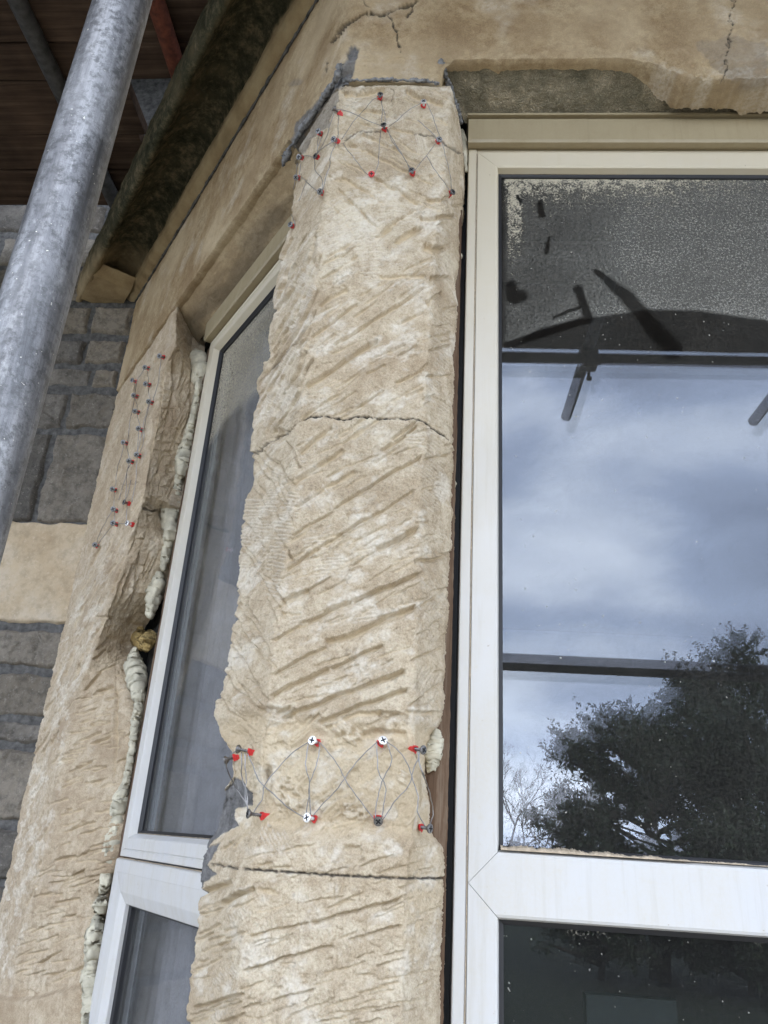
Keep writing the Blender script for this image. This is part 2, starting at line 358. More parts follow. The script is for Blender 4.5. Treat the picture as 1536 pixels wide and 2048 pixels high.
# zoom-window converters (photo pixels)
def Z(k, pts):
    ox, oy, s = {1: (520, 130, 3.491), 2: (480, 450, 3.2), 3: (440, 850, 3.072), 4: (400, 1200, 2.844), 5: (360, 1600, 2.648), 6: (150, 680, 4.654), 7: (0, 1600, 3.657), 8: (0, 1100, 2.16), 9: (0, 1000, 4.097), 0: (0, 0, 1)}[k]
    return [(ox+x/s, oy+y/s) for x, y in pts]
class Relief:
    """height and tint fields over a grid whose photo-pixel positions are known (real displacement along the stone's own normal)"""
    def __init__(s, px, py): s.px, s.py = px, py; s.h = np.zeros(px.shape); s.t = np.zeros(px.shape+(4,))
    def _seg(s, a, b, pad):
        (x0, y0), (x1, y1) = a, b
        m = (s.px > min(x0, x1)-pad) & (s.px < max(x0, x1)+pad) & (s.py > min(y0, y1)-pad) & (s.py < max(y0, y1)+pad)
        idx = np.nonzero(m); X = s.px[idx]; Y = s.py[idx]; dx, dy = x1-x0, y1-y0; L = math.hypot(dx, dy)+1e-6
        t = ((X-x0)*dx+(Y-y0)*dy)/(L*L); q = ((X-x0)*-dy+(Y-y0)*dx)/L   # q>0: right-hand / below for left-to-right lines
        return idx, t, q, L
    def groove(s, pts, w=7, d=3., fresh=.7, ends=.12):
        """chisel furrow: steep upper lip, gentle lower slope; w photo px, d mm"""
        if pts[0][0] > pts[-1][0]: pts = pts[::-1]
        n = len(pts)-1; H = np.zeros_like(s.h)
        for k in range(n):
            idx, t, q, L = s._seg(pts[k], pts[k+1], w*3.6)
            X, Y = s.px[idx], s.py[idx]; q = q+1.1*np.sin(X*.11+Y*.07)+.6*np.sin(X*.43+1.3*Y*.31)
            lo = 0 if k > 0 else ends; hi = 0 if k < n-1 else ends
            if lo: a = sstep(-.02, lo, t)
            else: a = sstep(-3/L, 1/L, t)
            if hi: a = a*sstep(1.02, 1-hi, t)
            else: a = a*sstep(1+3/L, 1-1/L, t)
            prof = np.where(q < 0, sstep(-w*.40, 0, q), .62*sstep(w*1.1, 0, q)+.38*sstep(w*3.4, 0, q))
            H[idx] = np.maximum(H[idx], prof*a)
            s.h[idx] += .0009*min(1, d/5)*a*sstep(-w*2.6, -w*.5, q)*(q < -w*.38)
        s.h = s.h*(1-.55*H)-H*d*.0015; k_ = sstep(.55, .95, H); s.t[..., 0] = np.maximum(s.t[..., 0], k_*fresh); s.t[..., 3] *= 1-k_
    def scatter(s, inside, n, ang, L0, L1, w, d, seed, fresh=.5, box=None):
        rr = random.Random(seed); k = 0; x0, x1, y0, y1 = box
        while k < n:
            x, y = rr.uniform(x0, x1), rr.uniform(y0, y1)
            if not inside(x, y): continue
            a = math.radians(ang(x, y)+rr.gauss(0, 5)); L = rr.uniform(L0, L1); k += 1
            c_, s_ = math.cos(a)*L/2, math.sin(a)*L/2
            s.groove([(x-c_, y-s_), (x+rr.uniform(-2, 2), y+rr.uniform(-1.5, 1.5)), (x+c_, y+s_)], w*rr.uniform(.7, 1.3), d*rr.uniform(.6, 1.2), fresh, .25)
    def line(s, pts, w=3, d=2., dark=.9, wob=1.5):
        H = np.zeros_like(s.h)
        for k in range(len(pts)-1):
            idx, t, q, L = s._seg(pts[k], pts[k+1], w*3+6)
            X, Y = s.px[idx], s.py[idx]; q = q+wob*np.sin(X*.21+Y*.17)+wob*.5*np.sin(X*.6-Y*.5)
            ww = w*(.65+.5*np.sin(X*.13+Y*.19)**2)
            H[idx] = np.maximum(H[idx], sstep(ww, ww*.3, np.abs(q))*(t > -.03)*(t < 1.03)*sstep(-.75, -.2, fbm(X/9, Y/9, 68, 3)))
        s.h -= H*d*.001; s.t[..., 3] = np.maximum(s.t[..., 3], H*dark)
    def comb(s, cx, cy, w, h, ang=-8, per=6.5, amp=.7, scuff=.7):
        m = (abs(s.px-cx) < w+h) & (abs(s.py-cy) < w+h); idx = np.nonzero(m); X = s.px[idx]-cx; Y = s.py[idx]-cy
        a = math.radians(ang); u = X*math.cos(a)+Y*math.sin(a); v = -X*math.sin(a)+Y*math.cos(a)
        v2 = v+2.6*fbm(s.px[idx]/16, s.py[idx]/16, 66, 3)+.8*np.sin(v*.35+cx)
        mk = sstep(w*.55, w*.42, abs(u+3*np.sin(v*.4)))*sstep(h*.55, h*.42, abs(v)); ph = (v2/per) % 1
        prof = np.where(ph < .3, ph/.3, (1-ph)/.7)
        mk = mk*sstep(-.45, .1, fbm(s.px[idx]/11+cx, s.py[idx]/9, 67, 3)); s.h[idx] = s.h[idx]*(1-.5*mk)+(prof-.7)*amp*.001*mk*1.9; s.t[idx+(3,)] *= 1-mk; s.t[idx+(1,)] = np.maximum(s.t[idx+(1,)], mk*scuff*prof)
    def dent(s, cx, cy, rx, ry, d, ang=0, fresh=0., scuff=0., grey=0., dark=0., soft=.5, rag=.25):
        a = math.radians(ang); X = s.px-cx; Y = s.py-cy; u = (X*math.cos(a)+Y*math.sin(a))/rx; v = (-X*math.sin(a)+Y*math.cos(a))/ry
        m = (abs(u) < 1.8) & (abs(v) < 1.8); idx = np.nonzero(m); r = np.sqrt(u[idx]**2+v[idx]**2)+rag*fbm(s.px[idx]/12, s.py[idx]/12, 91, 3)
        k = sstep(1, 1-soft, r); s.h[idx] -= k*d*.001
        for c_, v_ in ((0, fresh), (1, scuff), (2, grey), (3, dark)):
            if v_: s.t[idx+(c_,)] = np.maximum(s.t[idx+(c_,)], k*v_)
    def poly(s, pts, ch=2, val=1., d=0., rag=3.):
        P = np.array(pts, float); x0, y0 = P.min(0)-10; x1, y1 = P.max(0)+10
        m = (s.px > x0) & (s.px < x1) & (s.py > y0) & (s.py < y1); idx = np.nonzero(m); X = s.px[idx]; Y = s.py[idx]
        X = X+rag*fbm(X/14, Y/14, 71, 3); Y = Y+rag*fbm(X/14, Y/14, 72, 3)
        ins = np.zeros(X.shape, bool); dist = np.full(X.shape, 1e9)
        for k in range(len(P)):
            (ax, ay), (bx, by) = P[k], P[(k+1) % len(P)]
            cr = ((ay > Y) != (by > Y)) & (X < (bx-ax)*(Y-ay)/(by-ay+1e-9)+ax); ins ^= cr
            dx, dy = bx-ax, by-ay; t = np.clip(((X-ax)*dx+(Y-ay)*dy)/(dx*dx+dy*dy+1e-9), 0, 1)
            dist = np.minimum(dist, np.hypot(X-ax-t*dx, Y-ay-t*dy))
        k = np.where(ins, sstep(0, 4, dist), 0); s.h[idx] -= k*d*.001
        if ch is not None: s.t[idx+(ch,)] = np.maximum(s.t[idx+(ch,)], k*val)
        return idx, k
def normals(Pm):
    du = np.gradient(Pm, axis=1); dv = np.gradient(Pm, axis=0); n = np.cross(du, dv)
    return n/(np.linalg.norm(n, axis=-1, keepdims=True)+1e-12)
def smooth_cols(Pm, k):
    if k < 1: return Pm
    A = np.pad(Pm, ((0, 0), (k, k), (0, 0)), mode='edge'); c = np.cumsum(np.pad(A, ((0, 0), (1, 0), (0, 0))), axis=1)
    return (c[:, 2*k+1:]-c[:, :-(2*k+1)])/(2*k+1)
def strip_grid(pts_rows, counts):
    """pts_rows: list of (R,3) arrays, counts: columns per segment"""
    out = []
    for k, n in enumerate(counts):
        t = np.linspace(0, 1, n, endpoint=(k == len(counts)-1))[None, :, None]
        out.append(pts_rows[k][:, None, :]*(1-t)+pts_rows[k+1][:, None, :]*t)
    return np.concatenate(out, 1)
# ================================================================== SETTING
S = 30
obj('ground', [(-150, -200, 0), (150, -200, 0), (150, 60, 0), (-150, 60, 0)], [(0, 1, 2, 3)], 'lawn', smooth=False); tag(bpy.data.objects['ground'], 'dark green lawn in front of the house', 'ground', kind='structure')
X_, Y_ = np.meshgrid(np.linspace(-9, 9, 3), np.linspace(-6.5, YW, 3))
pv = obj('reflector', np.stack([X_, Y_, 0*X_+.006], -1).reshape(-1, 3), gridF(3, 3), 'reflector', None, False); tag(pv, 'pale sandy paving added along the foot of the house to bounce light up', 'reflector', kind='structure')  # unseen pale slabs added to throw light onto the undersides
m = MB(); m.box((-9, -.9, 4.5), (18, 0, 0), (0, 2.3, 0), (0, 0, .12)); o = m.build('blocker_board', 'deck_wood'); tag(o, 'timber eaves added high above the scaffold deck to shade the wall from sky', 'blocker')  # unseen board added to cut zenith light on the wall
# ------------------------------------------------------------------ house wall
wall = empty('house_wall', (-3, YW, 0), 'grey rubble stone house wall with dark mortar beside the bay window', 'wall')
m = MB(); XJ = -1.079
m.box((-9, YW+.012, 0), (9+XJ+.05, 0, 0), (0, .35, 0), (0, 0, 5.5)); m.box((XJ+.05, YW+.013, ZR(1.86)), (9, 0, 0), (0, .35, 0), (0, 0, 3.6-.0))
# mortar with relief
nx, nz = 240, 300
X, Zz = np.meshgrid(np.linspace(-2.6, XJ+.004, nx), np.linspace(ZR(-.9), ZR(2.6), nz))
hh = fbm(X*30, Zz*30, 5, 4)*.004+fbm(X*9, Zz*9, 9, 3)*.004
mv = np.stack([X, np.full_like(X, YW)-hh, Zz], -1)
m.build('mortar_bed', 'mortar', wall)
obj('mortar_face', mv.reshape(-1, 3), gridF(nz, nx), 'mortar', wall)
def stone_block(x0, x1, z0, z1, seed, out=.014, rough=.006, r=.010, nxm=None):
    st = .0045 if x1 > -1.9 else .015
    n1 = max(5, int((x1-x0)/st)); n2 = max(5, int((z1-z0)/st))
    U, V = np.meshgrid(np.linspace(0, 1, n1), np.linspace(0, 1, n2))
    x = x0+(x1-x0)*U; z = z0+(z1-z0)*V
    ed = np.minimum(np.minimum(x-x0, x1-x), np.minimum(z-z0, z1-z))
    b = sstep(0, r, ed); wob = .010
    x = x+wob*fbm(z*25+seed, x*25, seed, 3)*(1-sstep(0, .03, np.minimum(x-x0, x1-x))); z = z+wob*fbm(x*22, z*22+seed, seed+3, 3)*(1-sstep(0, .03, np.minimum(z-z0, z1-z)))
    h = out*b-.006*(1-b)+b*(rough*1.5*fbm(x*14, z*14, seed+5, 5, .65)+rough*1.7*facets(x*16+seed, z*16, seed+8, .5))
    return np.stack([x, YW-h, z], -1).reshape(-1, 3), gridF(n2, n1)
def zj(y):  # height on the wall of a photo row at the bay corner line
    lo, hi = ZR(-1), ZR(2.6)
    for _ in range(40):
        mid = (lo+hi)/2
        lo, hi = (mid, hi) if proj(XJ, YW, mid)[1] > y else (lo, mid)
    return (lo+hi)/2
courses = [(2150, 2010, .30), (2000, 1880, .26), (1872, 1772, .3), (1764, 1655, .24), (1648, 1500, .3), (1492, 1445, .22), (1438, 1350, .34), (1340, 1262, .24),
           (1052, 870, .19), (862, 790, .17), (779, 740, .085), (732, 684, .135), (671, 618, .145), (604, 545, .22), (538, 480, .2), (470, 415, .28), (405, 350, .2), (340, 280, .3), (270, 200, .25), (190, 120, .2)]
k = 0; sm = [[], [], 0]; rr = random.Random(8)
def put(lst, V, Fc): lst[0].append(V); lst[1].append(Fc+lst[2]); lst[2] += len(V)
TT_ = []; lay = [[], [], 0]; ash = [[], [], 0]
for (ya, yb, w0) in courses:
    z0, z1 = zj(ya)+.003, zj(yb)-.003
    edge = XJ-.035 if ya < 800 else XJ-.004
    if ya in (862, 1052): edge = XJ-.012
    if ya < 610: edge = -1.31
    x1 = edge; w = w0
    while x1 > -2.6:
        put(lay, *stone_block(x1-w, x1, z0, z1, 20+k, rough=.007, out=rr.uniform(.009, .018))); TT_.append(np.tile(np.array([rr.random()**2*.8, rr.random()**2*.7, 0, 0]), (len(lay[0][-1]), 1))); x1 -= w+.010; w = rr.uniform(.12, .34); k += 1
z0, z1 = zj(1250), zj(1050)
put(ash, *stone_block(-1.62, XJ+.004, z0, z1, 5, out=.016, rough=.0015, r=.006))
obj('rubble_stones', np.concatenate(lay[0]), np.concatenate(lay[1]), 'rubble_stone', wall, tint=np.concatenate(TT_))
obj('squared_stone', np.concatenate(ash[0]), np.concatenate(ash[1]), 'ashlar_stone', wall)
# ------------------------------------------------------------------ interior
room = empty('room_interior', (0, 2, 0), 'dark room behind the bay window glass', 'room', kind='structure')
m = MB()
def quad(m, a, b, c, d): m.add([a, b, c, d], [(0, 1, 2, 3)])
m.box((-2.5, 4.5, .3), (6, 0, 0), (0, .1, 0), (0, 0, 3)); m.box((-2.6, YW+.1, .3), (.1, 0, 0), (0, 3.5, 0), (0, 0, 3)); m.box((3.5, -.05, .3), (.1, 0, 0), (0, 4.6, 0), (0, 0, 3))
m.box((-2.6, 1.13, ZR(1.50)), (6.1, 0, 0), (0, 3.5, 0), (0, 0, .1)); m.box((-2.5, .03, .32), (6, 0, 0), (0, 4.5, 0), (0, 0, .08))
m.add([(-.30, .03, ZR(1.5)), (1.3, .03, ZR(1.5)), (1.3, 1.1, ZR(1.5)), (-1.05, 1.1, ZR(1.5))], [(0, 1, 2, 3)])
m.build('room_shell', 'interior', room)
pf = empty('picture_frame', (.4, .9, ZR(-.4)), 'dark rectangular panel standing inside the room behind the lower pane', 'panel')
a = onY((1172, 1988), .6); b_ = onY((1352, 1996), .6)
m = MB(); m.box((a[0], .6, ZR(-.75)), (b_[0]-a[0], 0, 0), (0, .03, 0), (0, 0, a[2]-ZR(-.75))); m.build('panel', 'dark_item', pf)
m = MB(); m.box((a[0]-.01, .598, ZR(-.77)), (b_[0]-a[0]+.02, 0, 0), (0, .036, 0), (0, 0, .03)); m.build('base', 'interior', pf)
# ------------------------------------------------------------------ carved mullion
def build_column():
    zs = np.concatenate([np.linspace(-.78, -.31, 60, endpoint=False), np.linspace(-.31, 1.300, 1240)])+EYE
    one = np.ones_like(zs)
    cL = cxy([(668, 165), (640, 215), (606, 262), (594, 300), (600, 318), (590, 355), (582, 417), (579, 454), (566, 490), (557, 515), (558, 535), (548, 575), (544, 605), (547, 625), (537, 650), (534, 680), (537, 700), (527, 728), (525, 745), (512, 762), (511, 785), (516, 797), (504, 830), (503, 852), (508, 860), (500, 880), (498, 905), (503, 925), (501, 974), (486, 1000), (482, 1035), (477, 1078), (474, 1110), (476, 1130), (471, 1159), (468, 1234), (458, 1262), (456, 1285), (452, 1330), (444, 1358), (442, 1380), (428, 1405), (425, 1435), (428, 1467), (440, 1490), (449, 1510), (450, 1530), (452, 1548), (436, 1572), (425, 1620), (415, 1660), (404, 1700), (398, 1725), (396, 1760), (399, 1775), (393, 1800), (389, 1840), (392, 1850), (384, 1880), (384, 1910), (374, 1955), (378, 1975), (372, 2015), (374, 2050), (350, 2300), (300, 2800)])
    # the silhouette on the canted face; upper part behind the lintel keeps the 0.2 m face
    uL = solve_line(AR, DD, cL, zs, .18); uL = np.clip(uL, .10, .235); uL[zs < ZR(-.33)] = .15
    P1 = np.stack([AR[0]+DD[0]*uL, AR[1]+DD[1]*uL, zs], -1)
    P0 = P1+DD*.03-NN*.085
    cA = cxy([(676, 165), (672, 230), (660, 300), (648, 400), (632, 500), (622, 600), (606, 700), (600, 800), (594, 870), (586, 960), (578, 1050), (565, 1130), (556, 1200), (545, 1270), (540, 1340), (528, 1430), (512, 1480), (512, 1560), (516, 1620), (508, 1690), (492, 1790), (480, 1900), (470, 2048), (420, 2400), (380, 2800)])
    uA = np.clip(solve_line(AR, (1, 0), cA, zs, 0), -.04, .06)
    P2 = np.stack([AR[0]+uA, AR[1]*one, zs], -1)
    cB = cxy([(905, 165), (898, 250), (892, 330), (888, 400), (872, 470), (866, 600), (852, 760), (850, 900), (842, 1000), (840, 1100), (838, 1200), (833, 1300), (826, 1400), (835, 1480), (845, 1600), (828, 1680), (808, 1745), (808, 1900), (805, 2060), (790, 2400), (780, 2800)])
    uB = solve_line(AR, (1, 0), cB, zs, .19); uB[zs < ZR(-.33)] = .19
    P3 = np.stack([AR[0]+uB, AR[1]*one, zs], -1)
    cR = cxy([(918, 165), (922, 260), (926, 340), (924, 400), (914, 440), (918, 500), (909, 560), (913, 620), (907, 680), (905, 760), (904, 860), (905, 900), (902, 960), (903, 1010), (900, 1090), (894, 1170), (894, 1230), (888, 1290), (884, 1400), (876, 1450), (862, 1490), (856, 1540), (866, 1600), (868, 1650), (884, 1692), (882, 1760), (881, 1880), (876, 2048), (860, 2400), (850, 2800)])
    O4 = np.array([0, -.018, 0]); u4 = solve_line(O4, (1, 0), cR, zs, .02); u4[zs < ZR(-.33)] = .02
    P4 = np.stack([u4, -.018*one, zs], -1)
    P5 = P4+np.array([.006, .05, 0])
    Pm = strip_grid([P0, P1, P2, P3, P4, P5], [24, 80, 176, 66, 10])
    N0 = normals(smooth_cols(Pm, 7)); Pm = smooth_cols(Pm, 4)
    if N0[600, 170, 1] > 0: N0 = -N0
    px, py = proj(Pm[..., 0], Pm[..., 1], Pm[..., 2]); s = Relief(px, py)
    R_, C_ = px.shape; ci = np.arange(C_)[None, :]*np.ones((R_, 1))
    left = ci < 104; right = ci > 280; front = ~left & ~right
    # rough-broken base relief: lumps, facets and grain
    U = ci*.0011; W = Pm[..., 2]; inF = lambda x, y: interp(cA, y)+6 < x < interp(cB, y)-4; inL = lambda x, y: interp(cL, y)+4 < x < interp(cA, y)-4; inR = lambda x, y: interp(cB, y)+3 < x < interp(cR, y)-3
    rot = .5; fu = (U*math.cos(rot)+W*math.sin(rot)); fv = (-U*math.sin(rot)+W*math.cos(rot))
    s.h += .0036*fbm(fu*16, fv*26, 11, 3)+.0032*facets(fu*26, fv*50, 12, .6)+.0011*facets(fu*75+3, fv*110, 13, .6)+.0009*fbm(U*160, W*160, 14, 4, .7)
    pit = fbm(U*230, W*230, 20, 3, .7); s.h -= .0016*sstep(.2, .6, pit); s.h += .0010*fbm(U*420, W*420, 19, 2, .8)
    rough = sstep(-.2, .35, fbm(fu*14, fv*20, 21, 3)); s.h += rough*(.0014*facets(fu*140, fv*180, 22, .8)+.0016*fbm(U*110, W*110, 23, 3, .75))
    s.t[..., 3] = .26*sstep(.22, .6, fbm(U*190, W*260, 24, 3, .7))*rough
    s.t[..., 1] = .8*sstep(.08, .5, fbm(fu*24, fv*38, 15, 4, .65))
    s.t[..., 0] = .35*sstep(.1, .7, fbm(U*9, W*7, 16, 3))
    # recessed band below, overhanging mass above it, dished hollows
    edge = 1437+.06*(px-520)+9*np.sin(px*.021)+6*np.sin(px*.06); low = 1668+.02*(px-500)+7*np.sin(px*.03+1)
    band = sstep(edge-14, edge+16, py)*sstep(low+18, low-22, py)
    s.h -= band*(.010+.004*np.sin((px-500)*.012)); s.t[..., 0] = np.maximum(s.t[..., 0], band*.45)
    s.h *= 1
    g, c, dn, ln = s.groove, s.comb, s.dent, s.line
    s.scatter(inF, 26, lambda x, y: 26, 30, 90, 4, 1.8, 1, .5, (600, 910, 180, 440)); s.scatter(inF, 95, lambda x, y: -31+(y-500)*.010, 30, 110, 4.2, 2.2, 2, .5, (560, 860, 450, 1440)); s.scatter(inF, 30, lambda x, y: -35, 25, 60, 6, 1.6, 3, .6, (520, 860, 1450, 1660)); s.scatter(inF, 50, lambda x, y: -15, 30, 100, 4, 2.0, 4, .5, (440, 820, 1690, 2048))
    s.scatter(inR, 46, lambda x, y: -14, 24, 50, 4, 2.2, 5, .4, (800, 920, 400, 2048)); s.scatter(inL, 30, lambda x, y: 55, 40, 110, 4, 2.4, 7, .3, (420, 590, 900, 1430)); s.scatter(inL, 26, lambda x, y: -20, 25, 70, 5, 3, 8, .5, (370, 520, 1780, 2048))
    # --- top block
    for p, w, d in [([(578, 200), (700, 195), (880, 165)], 9, 5), ([(675, 312), (865, 322)], 6, 4), ([(680, 400), (850, 428)], 5, 2.5), ([(620, 545), (820, 630), (1050, 752)], 7, 4), ([(585, 665), (740, 745)], 5, 2.5),
                    ([(560, 775), (720, 860), (885, 975)], 7, 3.5), ([(540, 852), (680, 990), (830, 1148)], 5, 3.5), ([(790, 785), (960, 870), (1110, 970)], 7, 4), ([(1010, 175), (1130, 230), (1290, 265)], 9, 5),
                    ([(1180, 772), (1305, 738)], 7, 3.5), ([(1150, 935), (1330, 925)], 8, 5), ([(1110, 1065), (1250, 1060), (1365, 1050)], 8, 5.5), ([(790, 1222), (900, 1110), (1105, 992)], 7, 5), ([(930, 1240), (1040, 1170), (1140, 1115)], 7, 4),
                    ([(690, 470), (900, 560), (1120, 690)], 6, 3.5), ([(900, 425), (1080, 480)], 5, 3), ([(960, 530), (1130, 625)], 4, 2), ([(1210, 345), (1330, 420)], 5, 2.5), ([(560, 1342), (700, 1228)], 4, 2.5), ([(1090, 770), (1210, 840)], 4, 2.5), ([(900, 640), (1010, 700)], 4, 2), ([(590, 1100), (670, 1190)], 3, 2), ([(430, 1390), (560, 1320)], 6, 3)]:
        g(Z(1, p), w, d)
    ln(Z(1, [(590, 525), (650, 480), (700, 468), (840, 462)]), 3, 2, .55); ln(Z(1, [(1080, 482), (1180, 482), (1230, 505), (1330, 580), (1395, 620)]), 3.2, 2, .6); ln(Z(1, [(915, 165), (935, 190), (920, 260)]), 2, 1.5, .5)
    # --- upper front
    for p, w, d in [([(540, 220), (740, 90)], 5, 3), ([(860, 85), (975, -5)], 6, 4.5), ([(1000, 112), (1160, 0)], 7, 4.5), ([(510, 345), (640, 270), (760, 190)], 4, 3), ([(505, 520), (600, 450), (690, 402)], 8, 4), ([(450, 725), (600, 610), (760, 498)], 6, 3.5),
                    ([(590, 772), (760, 670), (900, 580), (1185, 395)], 6, 4), ([(415, 1032), (560, 940), (720, 835), (885, 722)], 8, 6), ([(380, 1250), (500, 1160), (640, 1070)], 5, 3.5), ([(800, 962), (935, 888)], 4, 3), ([(1000, 842), (1140, 768)], 4, 3), ([(990, 1012), (1110, 950), (1215, 880)], 6, 4),
                    ([(690, 1205), (820, 1120), (930, 1050)], 4, 3), ([(1050, 1095), (1190, 1040)], 8, 4), ([(720, 600), (870, 480)], 4, 2.5), ([(1010, 640), (1180, 548)], 6, 3), ([(870, 330), (1200, 320)], 8, 3), ([(700, 1380), (1000, 1150)], 5, 3), ([(960, 1380), (1130, 1250)], 6, 4)]:
        g(Z(2, p), w, d)
    # --- right splay
    for k_, p, w, d in [(2, [(1165, 120), (1320, 160)], 17, 8), (2, [(1180, 495), (1300, 425)], 10, 6), (2, [(1210, 335), (1340, 325)], 7, 6), (2, [(1200, 800), (1360, 768)], 5, 4), (2, [(1170, 1110), (1260, 1085)], 8, 4), (2, [(1190, 965), (1360, 962)], 5, 3.5), (2, [(1160, 1240), (1330, 1320)], 3, 1),
                        (3, [(1255, 215), (1415, 173)], 5, 4), (3, [(1240, 390), (1380, 368)], 5, 3), (3, [(1190, 832), (1300, 828), (1410, 798)], 8, 6), (3, [(1200, 1140), (1390, 1005)], 7, 5), (3, [(1260, 1255), (1385, 1175)], 4, 3), (4, [(1190, 350), (1385, 262)], 5, 4), (4, [(1180, 610), (1385, 455)], 5, 4), (4, [(1160, 640), (1350, 640)], 12, 4), (5, [(1230, 620), (1380, 560)], 3, 2), (5, [(1240, 1000), (1370, 930)], 4, 2)]:
        g(Z(k_, p), w, d)
    # --- middle front
    for p, w, d in [([(480, 172), (580, 80), (690, 5)], 8, 5), ([(430, 372), (600, 250), (760, 140)], 9, 5), ([(980, 162), (1220, -5)], 6, 5), ([(440, 515), (600, 420), (840, 265)], 6, 3.5), ([(690, 515), (960, 345), (1250, 178)], 6, 5), ([(395, 715), (560, 600), (700, 525)], 5, 4), ([(750, 660), (980, 530), (1200, 395)], 5, 4),
                    ([(390, 895), (560, 785), (760, 655)], 7, 4.5), ([(950, 762), (1090, 700), (1240, 620)], 10, 7), ([(800, 865), (980, 760)], 4, 3), ([(370, 1098), (460, 1040), (545, 1008)], 9, 6), ([(330, 1135), (500, 1040), (690, 930)], 4, 3), ([(490, 1225), (650, 1150), (810, 1078)], 8, 6), ([(805, 1082), (1000, 1000), (1250, 902)], 8, 6.5),
                    ([(310, 1325), (420, 1270), (500, 1222)], 6, 4), ([(640, 1322), (780, 1300), (1000, 1190), (1210, 1105)], 12, 7.5), ([(650, 320), (760, 260)], 4, 3), ([(740, 110), (930, -10)], 5, 3), ([(830, 780), (960, 740)], 5, 3), ([(370, 1150), (500, 1160)], 8, 4)]:
        g(Z(3, p), w, d)
    for p, w, d in [([(400, 425), (560, 340), (725, 258)], 6, 4.5), ([(395, 552), (520, 480), (740, 385)], 9, 6), ([(740, 388), (880, 320), (1045, 250)], 7, 6), ([(450, 665), (640, 600), (800, 530), (980, 470), (1170, 398)], 10, 7), ([(590, 720), (680, 640)], 9, 4.5), ([(660, 702), (900, 600), (1195, 500)], 9, 6.5),
                    ([(540, 730), (640, 650)], 8, 4), ([(700, 730), (900, 640), (1040, 640)], 12, 5), ([(860, 785), (1010, 745), (1180, 760)], 20, 7), ([(700, 832), (915, 812)], 9, 5), ([(690, 925), (930, 855)], 9, 4), ([(870, 1065), (1010, 955)], 12, 4), ([(640, 1205), (760, 1120), (860, 1055)], 8, 4), ([(700, 1305), (910, 1240)], 7, 3.5), ([(940, 1300), (1120, 1290)], 7, 3),
                    ([(560, 1060), (700, 960)], 8, 3), ([(420, 640), (520, 600)], 8, 4), ([(1060, 920), (1200, 830)], 10, 4), ([(480, 1000), (560, 900)], 8, 3), ([(740, 1010), (800, 1200)], 6, 2)]:
        g(Z(4, p), w, d)
    # --- lower block
    for p, w, d in [([(95, 482), (180, 462), (275, 425)], 10, 7), ([(200, 545), (300, 500), (395, 462)], 9, 7), ([(85, 612), (240, 558)], 5, 4), ([(365, 722), (520, 680), (690, 650)], 5, 4), ([(690, 652), (900, 590), (1180, 520)], 6, 5), ([(330, 907), (560, 830), (815, 765)], 5, 4.5), ([(890, 745), (1020, 700), (1180, 658)], 5, 3.5), ([(470, 1062), (720, 1000)], 5, 4),
                    ([(325, 1102), (430, 1072)], 4, 3), ([(700, 1186), (900, 1148)], 5, 3), ([(1000, 1122), (1180, 1092)], 4, 3), ([(70, 1102), (200, 1060), (345, 1020)], 6, 5), ([(175, 775), (265, 738)], 4, 4), ([(930, 932), (1030, 915)], 4, 2), ([(60, 945), (160, 935)], 4, 3), ([(75, 740), (180, 700)], 5, 4)]:
        g(Z(5, p), w, d)
    for x in (820, 980, 620, 470): g(Z(5, [(x, 430), (x+6, 620), (x+10, 900)]), 3, .8, .2)
    g(Z(5, [(1188, 640), (1222, 250)]), 4, 3, .3); g(Z(5, [(1235, 820), (1260, 560)]), 3, 2, .2)
    dn(*Z(5, [(915, 265)])[0], 26, 14, 7, 20); dn(*Z(5, [(470, 490)])[0], 26, 8, 4, 15, fresh=.5); dn(*Z(3, [(350, 70)])[0], 26, 20, 8, 0, fresh=.2); dn(*Z(5, [(1130, 260)])[0], 26, 18, 2.5, 0, scuff=.9)
    dn(*Z(4, [(360, 990)])[0], 14, 26, 16, 20, soft=.8); dn(*Z(4, [(430, 640)])[0], 46, 16, 9, 10); dn(*Z(4, [(200, 780)])[0], 30, 26, 9, 30, soft=.9); dn(*Z(4, [(1100, 660)])[0], 40, 10, 7, 5); dn(*Z(5, [(900, 900)])[0], 60, 40, 2, 0); dn(*Z(5, [(780, 1120)])[0], 60, 30, 3, 0)
    # mortar joint and cracks
    ln(Z(5, [(175, 340), (300, 362), (430, 372), (800, 398), (1190, 416), (1388, 414)]), 4.2, 3, .9, .5)
    ln(Z(2, [(400, 1245), (450, 1225), (540, 1222), (640, 1240), (700, 1235), (780, 1225), (860, 1232), (950, 1235), (1010, 1240), (1140, 1248), (1200, 1275), (1260, 1320), (1330, 1375)]), 3, 3, .95, 1.)
    ln(Z(2, [(200, 1350), (290, 1330), (400, 1245)]), 3, 4, .5); ln(Z(3, [(180, 195), (260, 140), (340, 60)]), 4, 4, .6)
    # --- left (canted) face: long steep furrows above, reversed ones below
    for p in [[(470, 200), (380, 420), (290, 590), (230, 710), (165, 880)], [(520, 170), (430, 400), (340, 600), (260, 760), (150, 960)], [(500, 400), (420, 560), (330, 720), (230, 880), (115, 1090)], [(490, 540), (390, 690), (300, 850), (200, 1010), (105, 1180)], [(450, 650), (370, 800), (290, 940), (210, 1100), (125, 1280)],
              [(420, 800), (350, 960), (270, 1080), (160, 1330)], [(470, 850), (400, 960), (370, 1060), (290, 1200), (200, 1330)], [(330, 70), (300, 130), (250, 240)], [(420, 50), (370, 120), (290, 330), (240, 480)], [(480, 60), (440, 200), (330, 390), (215, 560)], [(330, 380), (210, 600)], [(380, 560), (270, 700), (190, 850)], [(360, 250), (290, 350), (250, 420)]]:
        g(Z(2, p), 3.8, 5, .25)
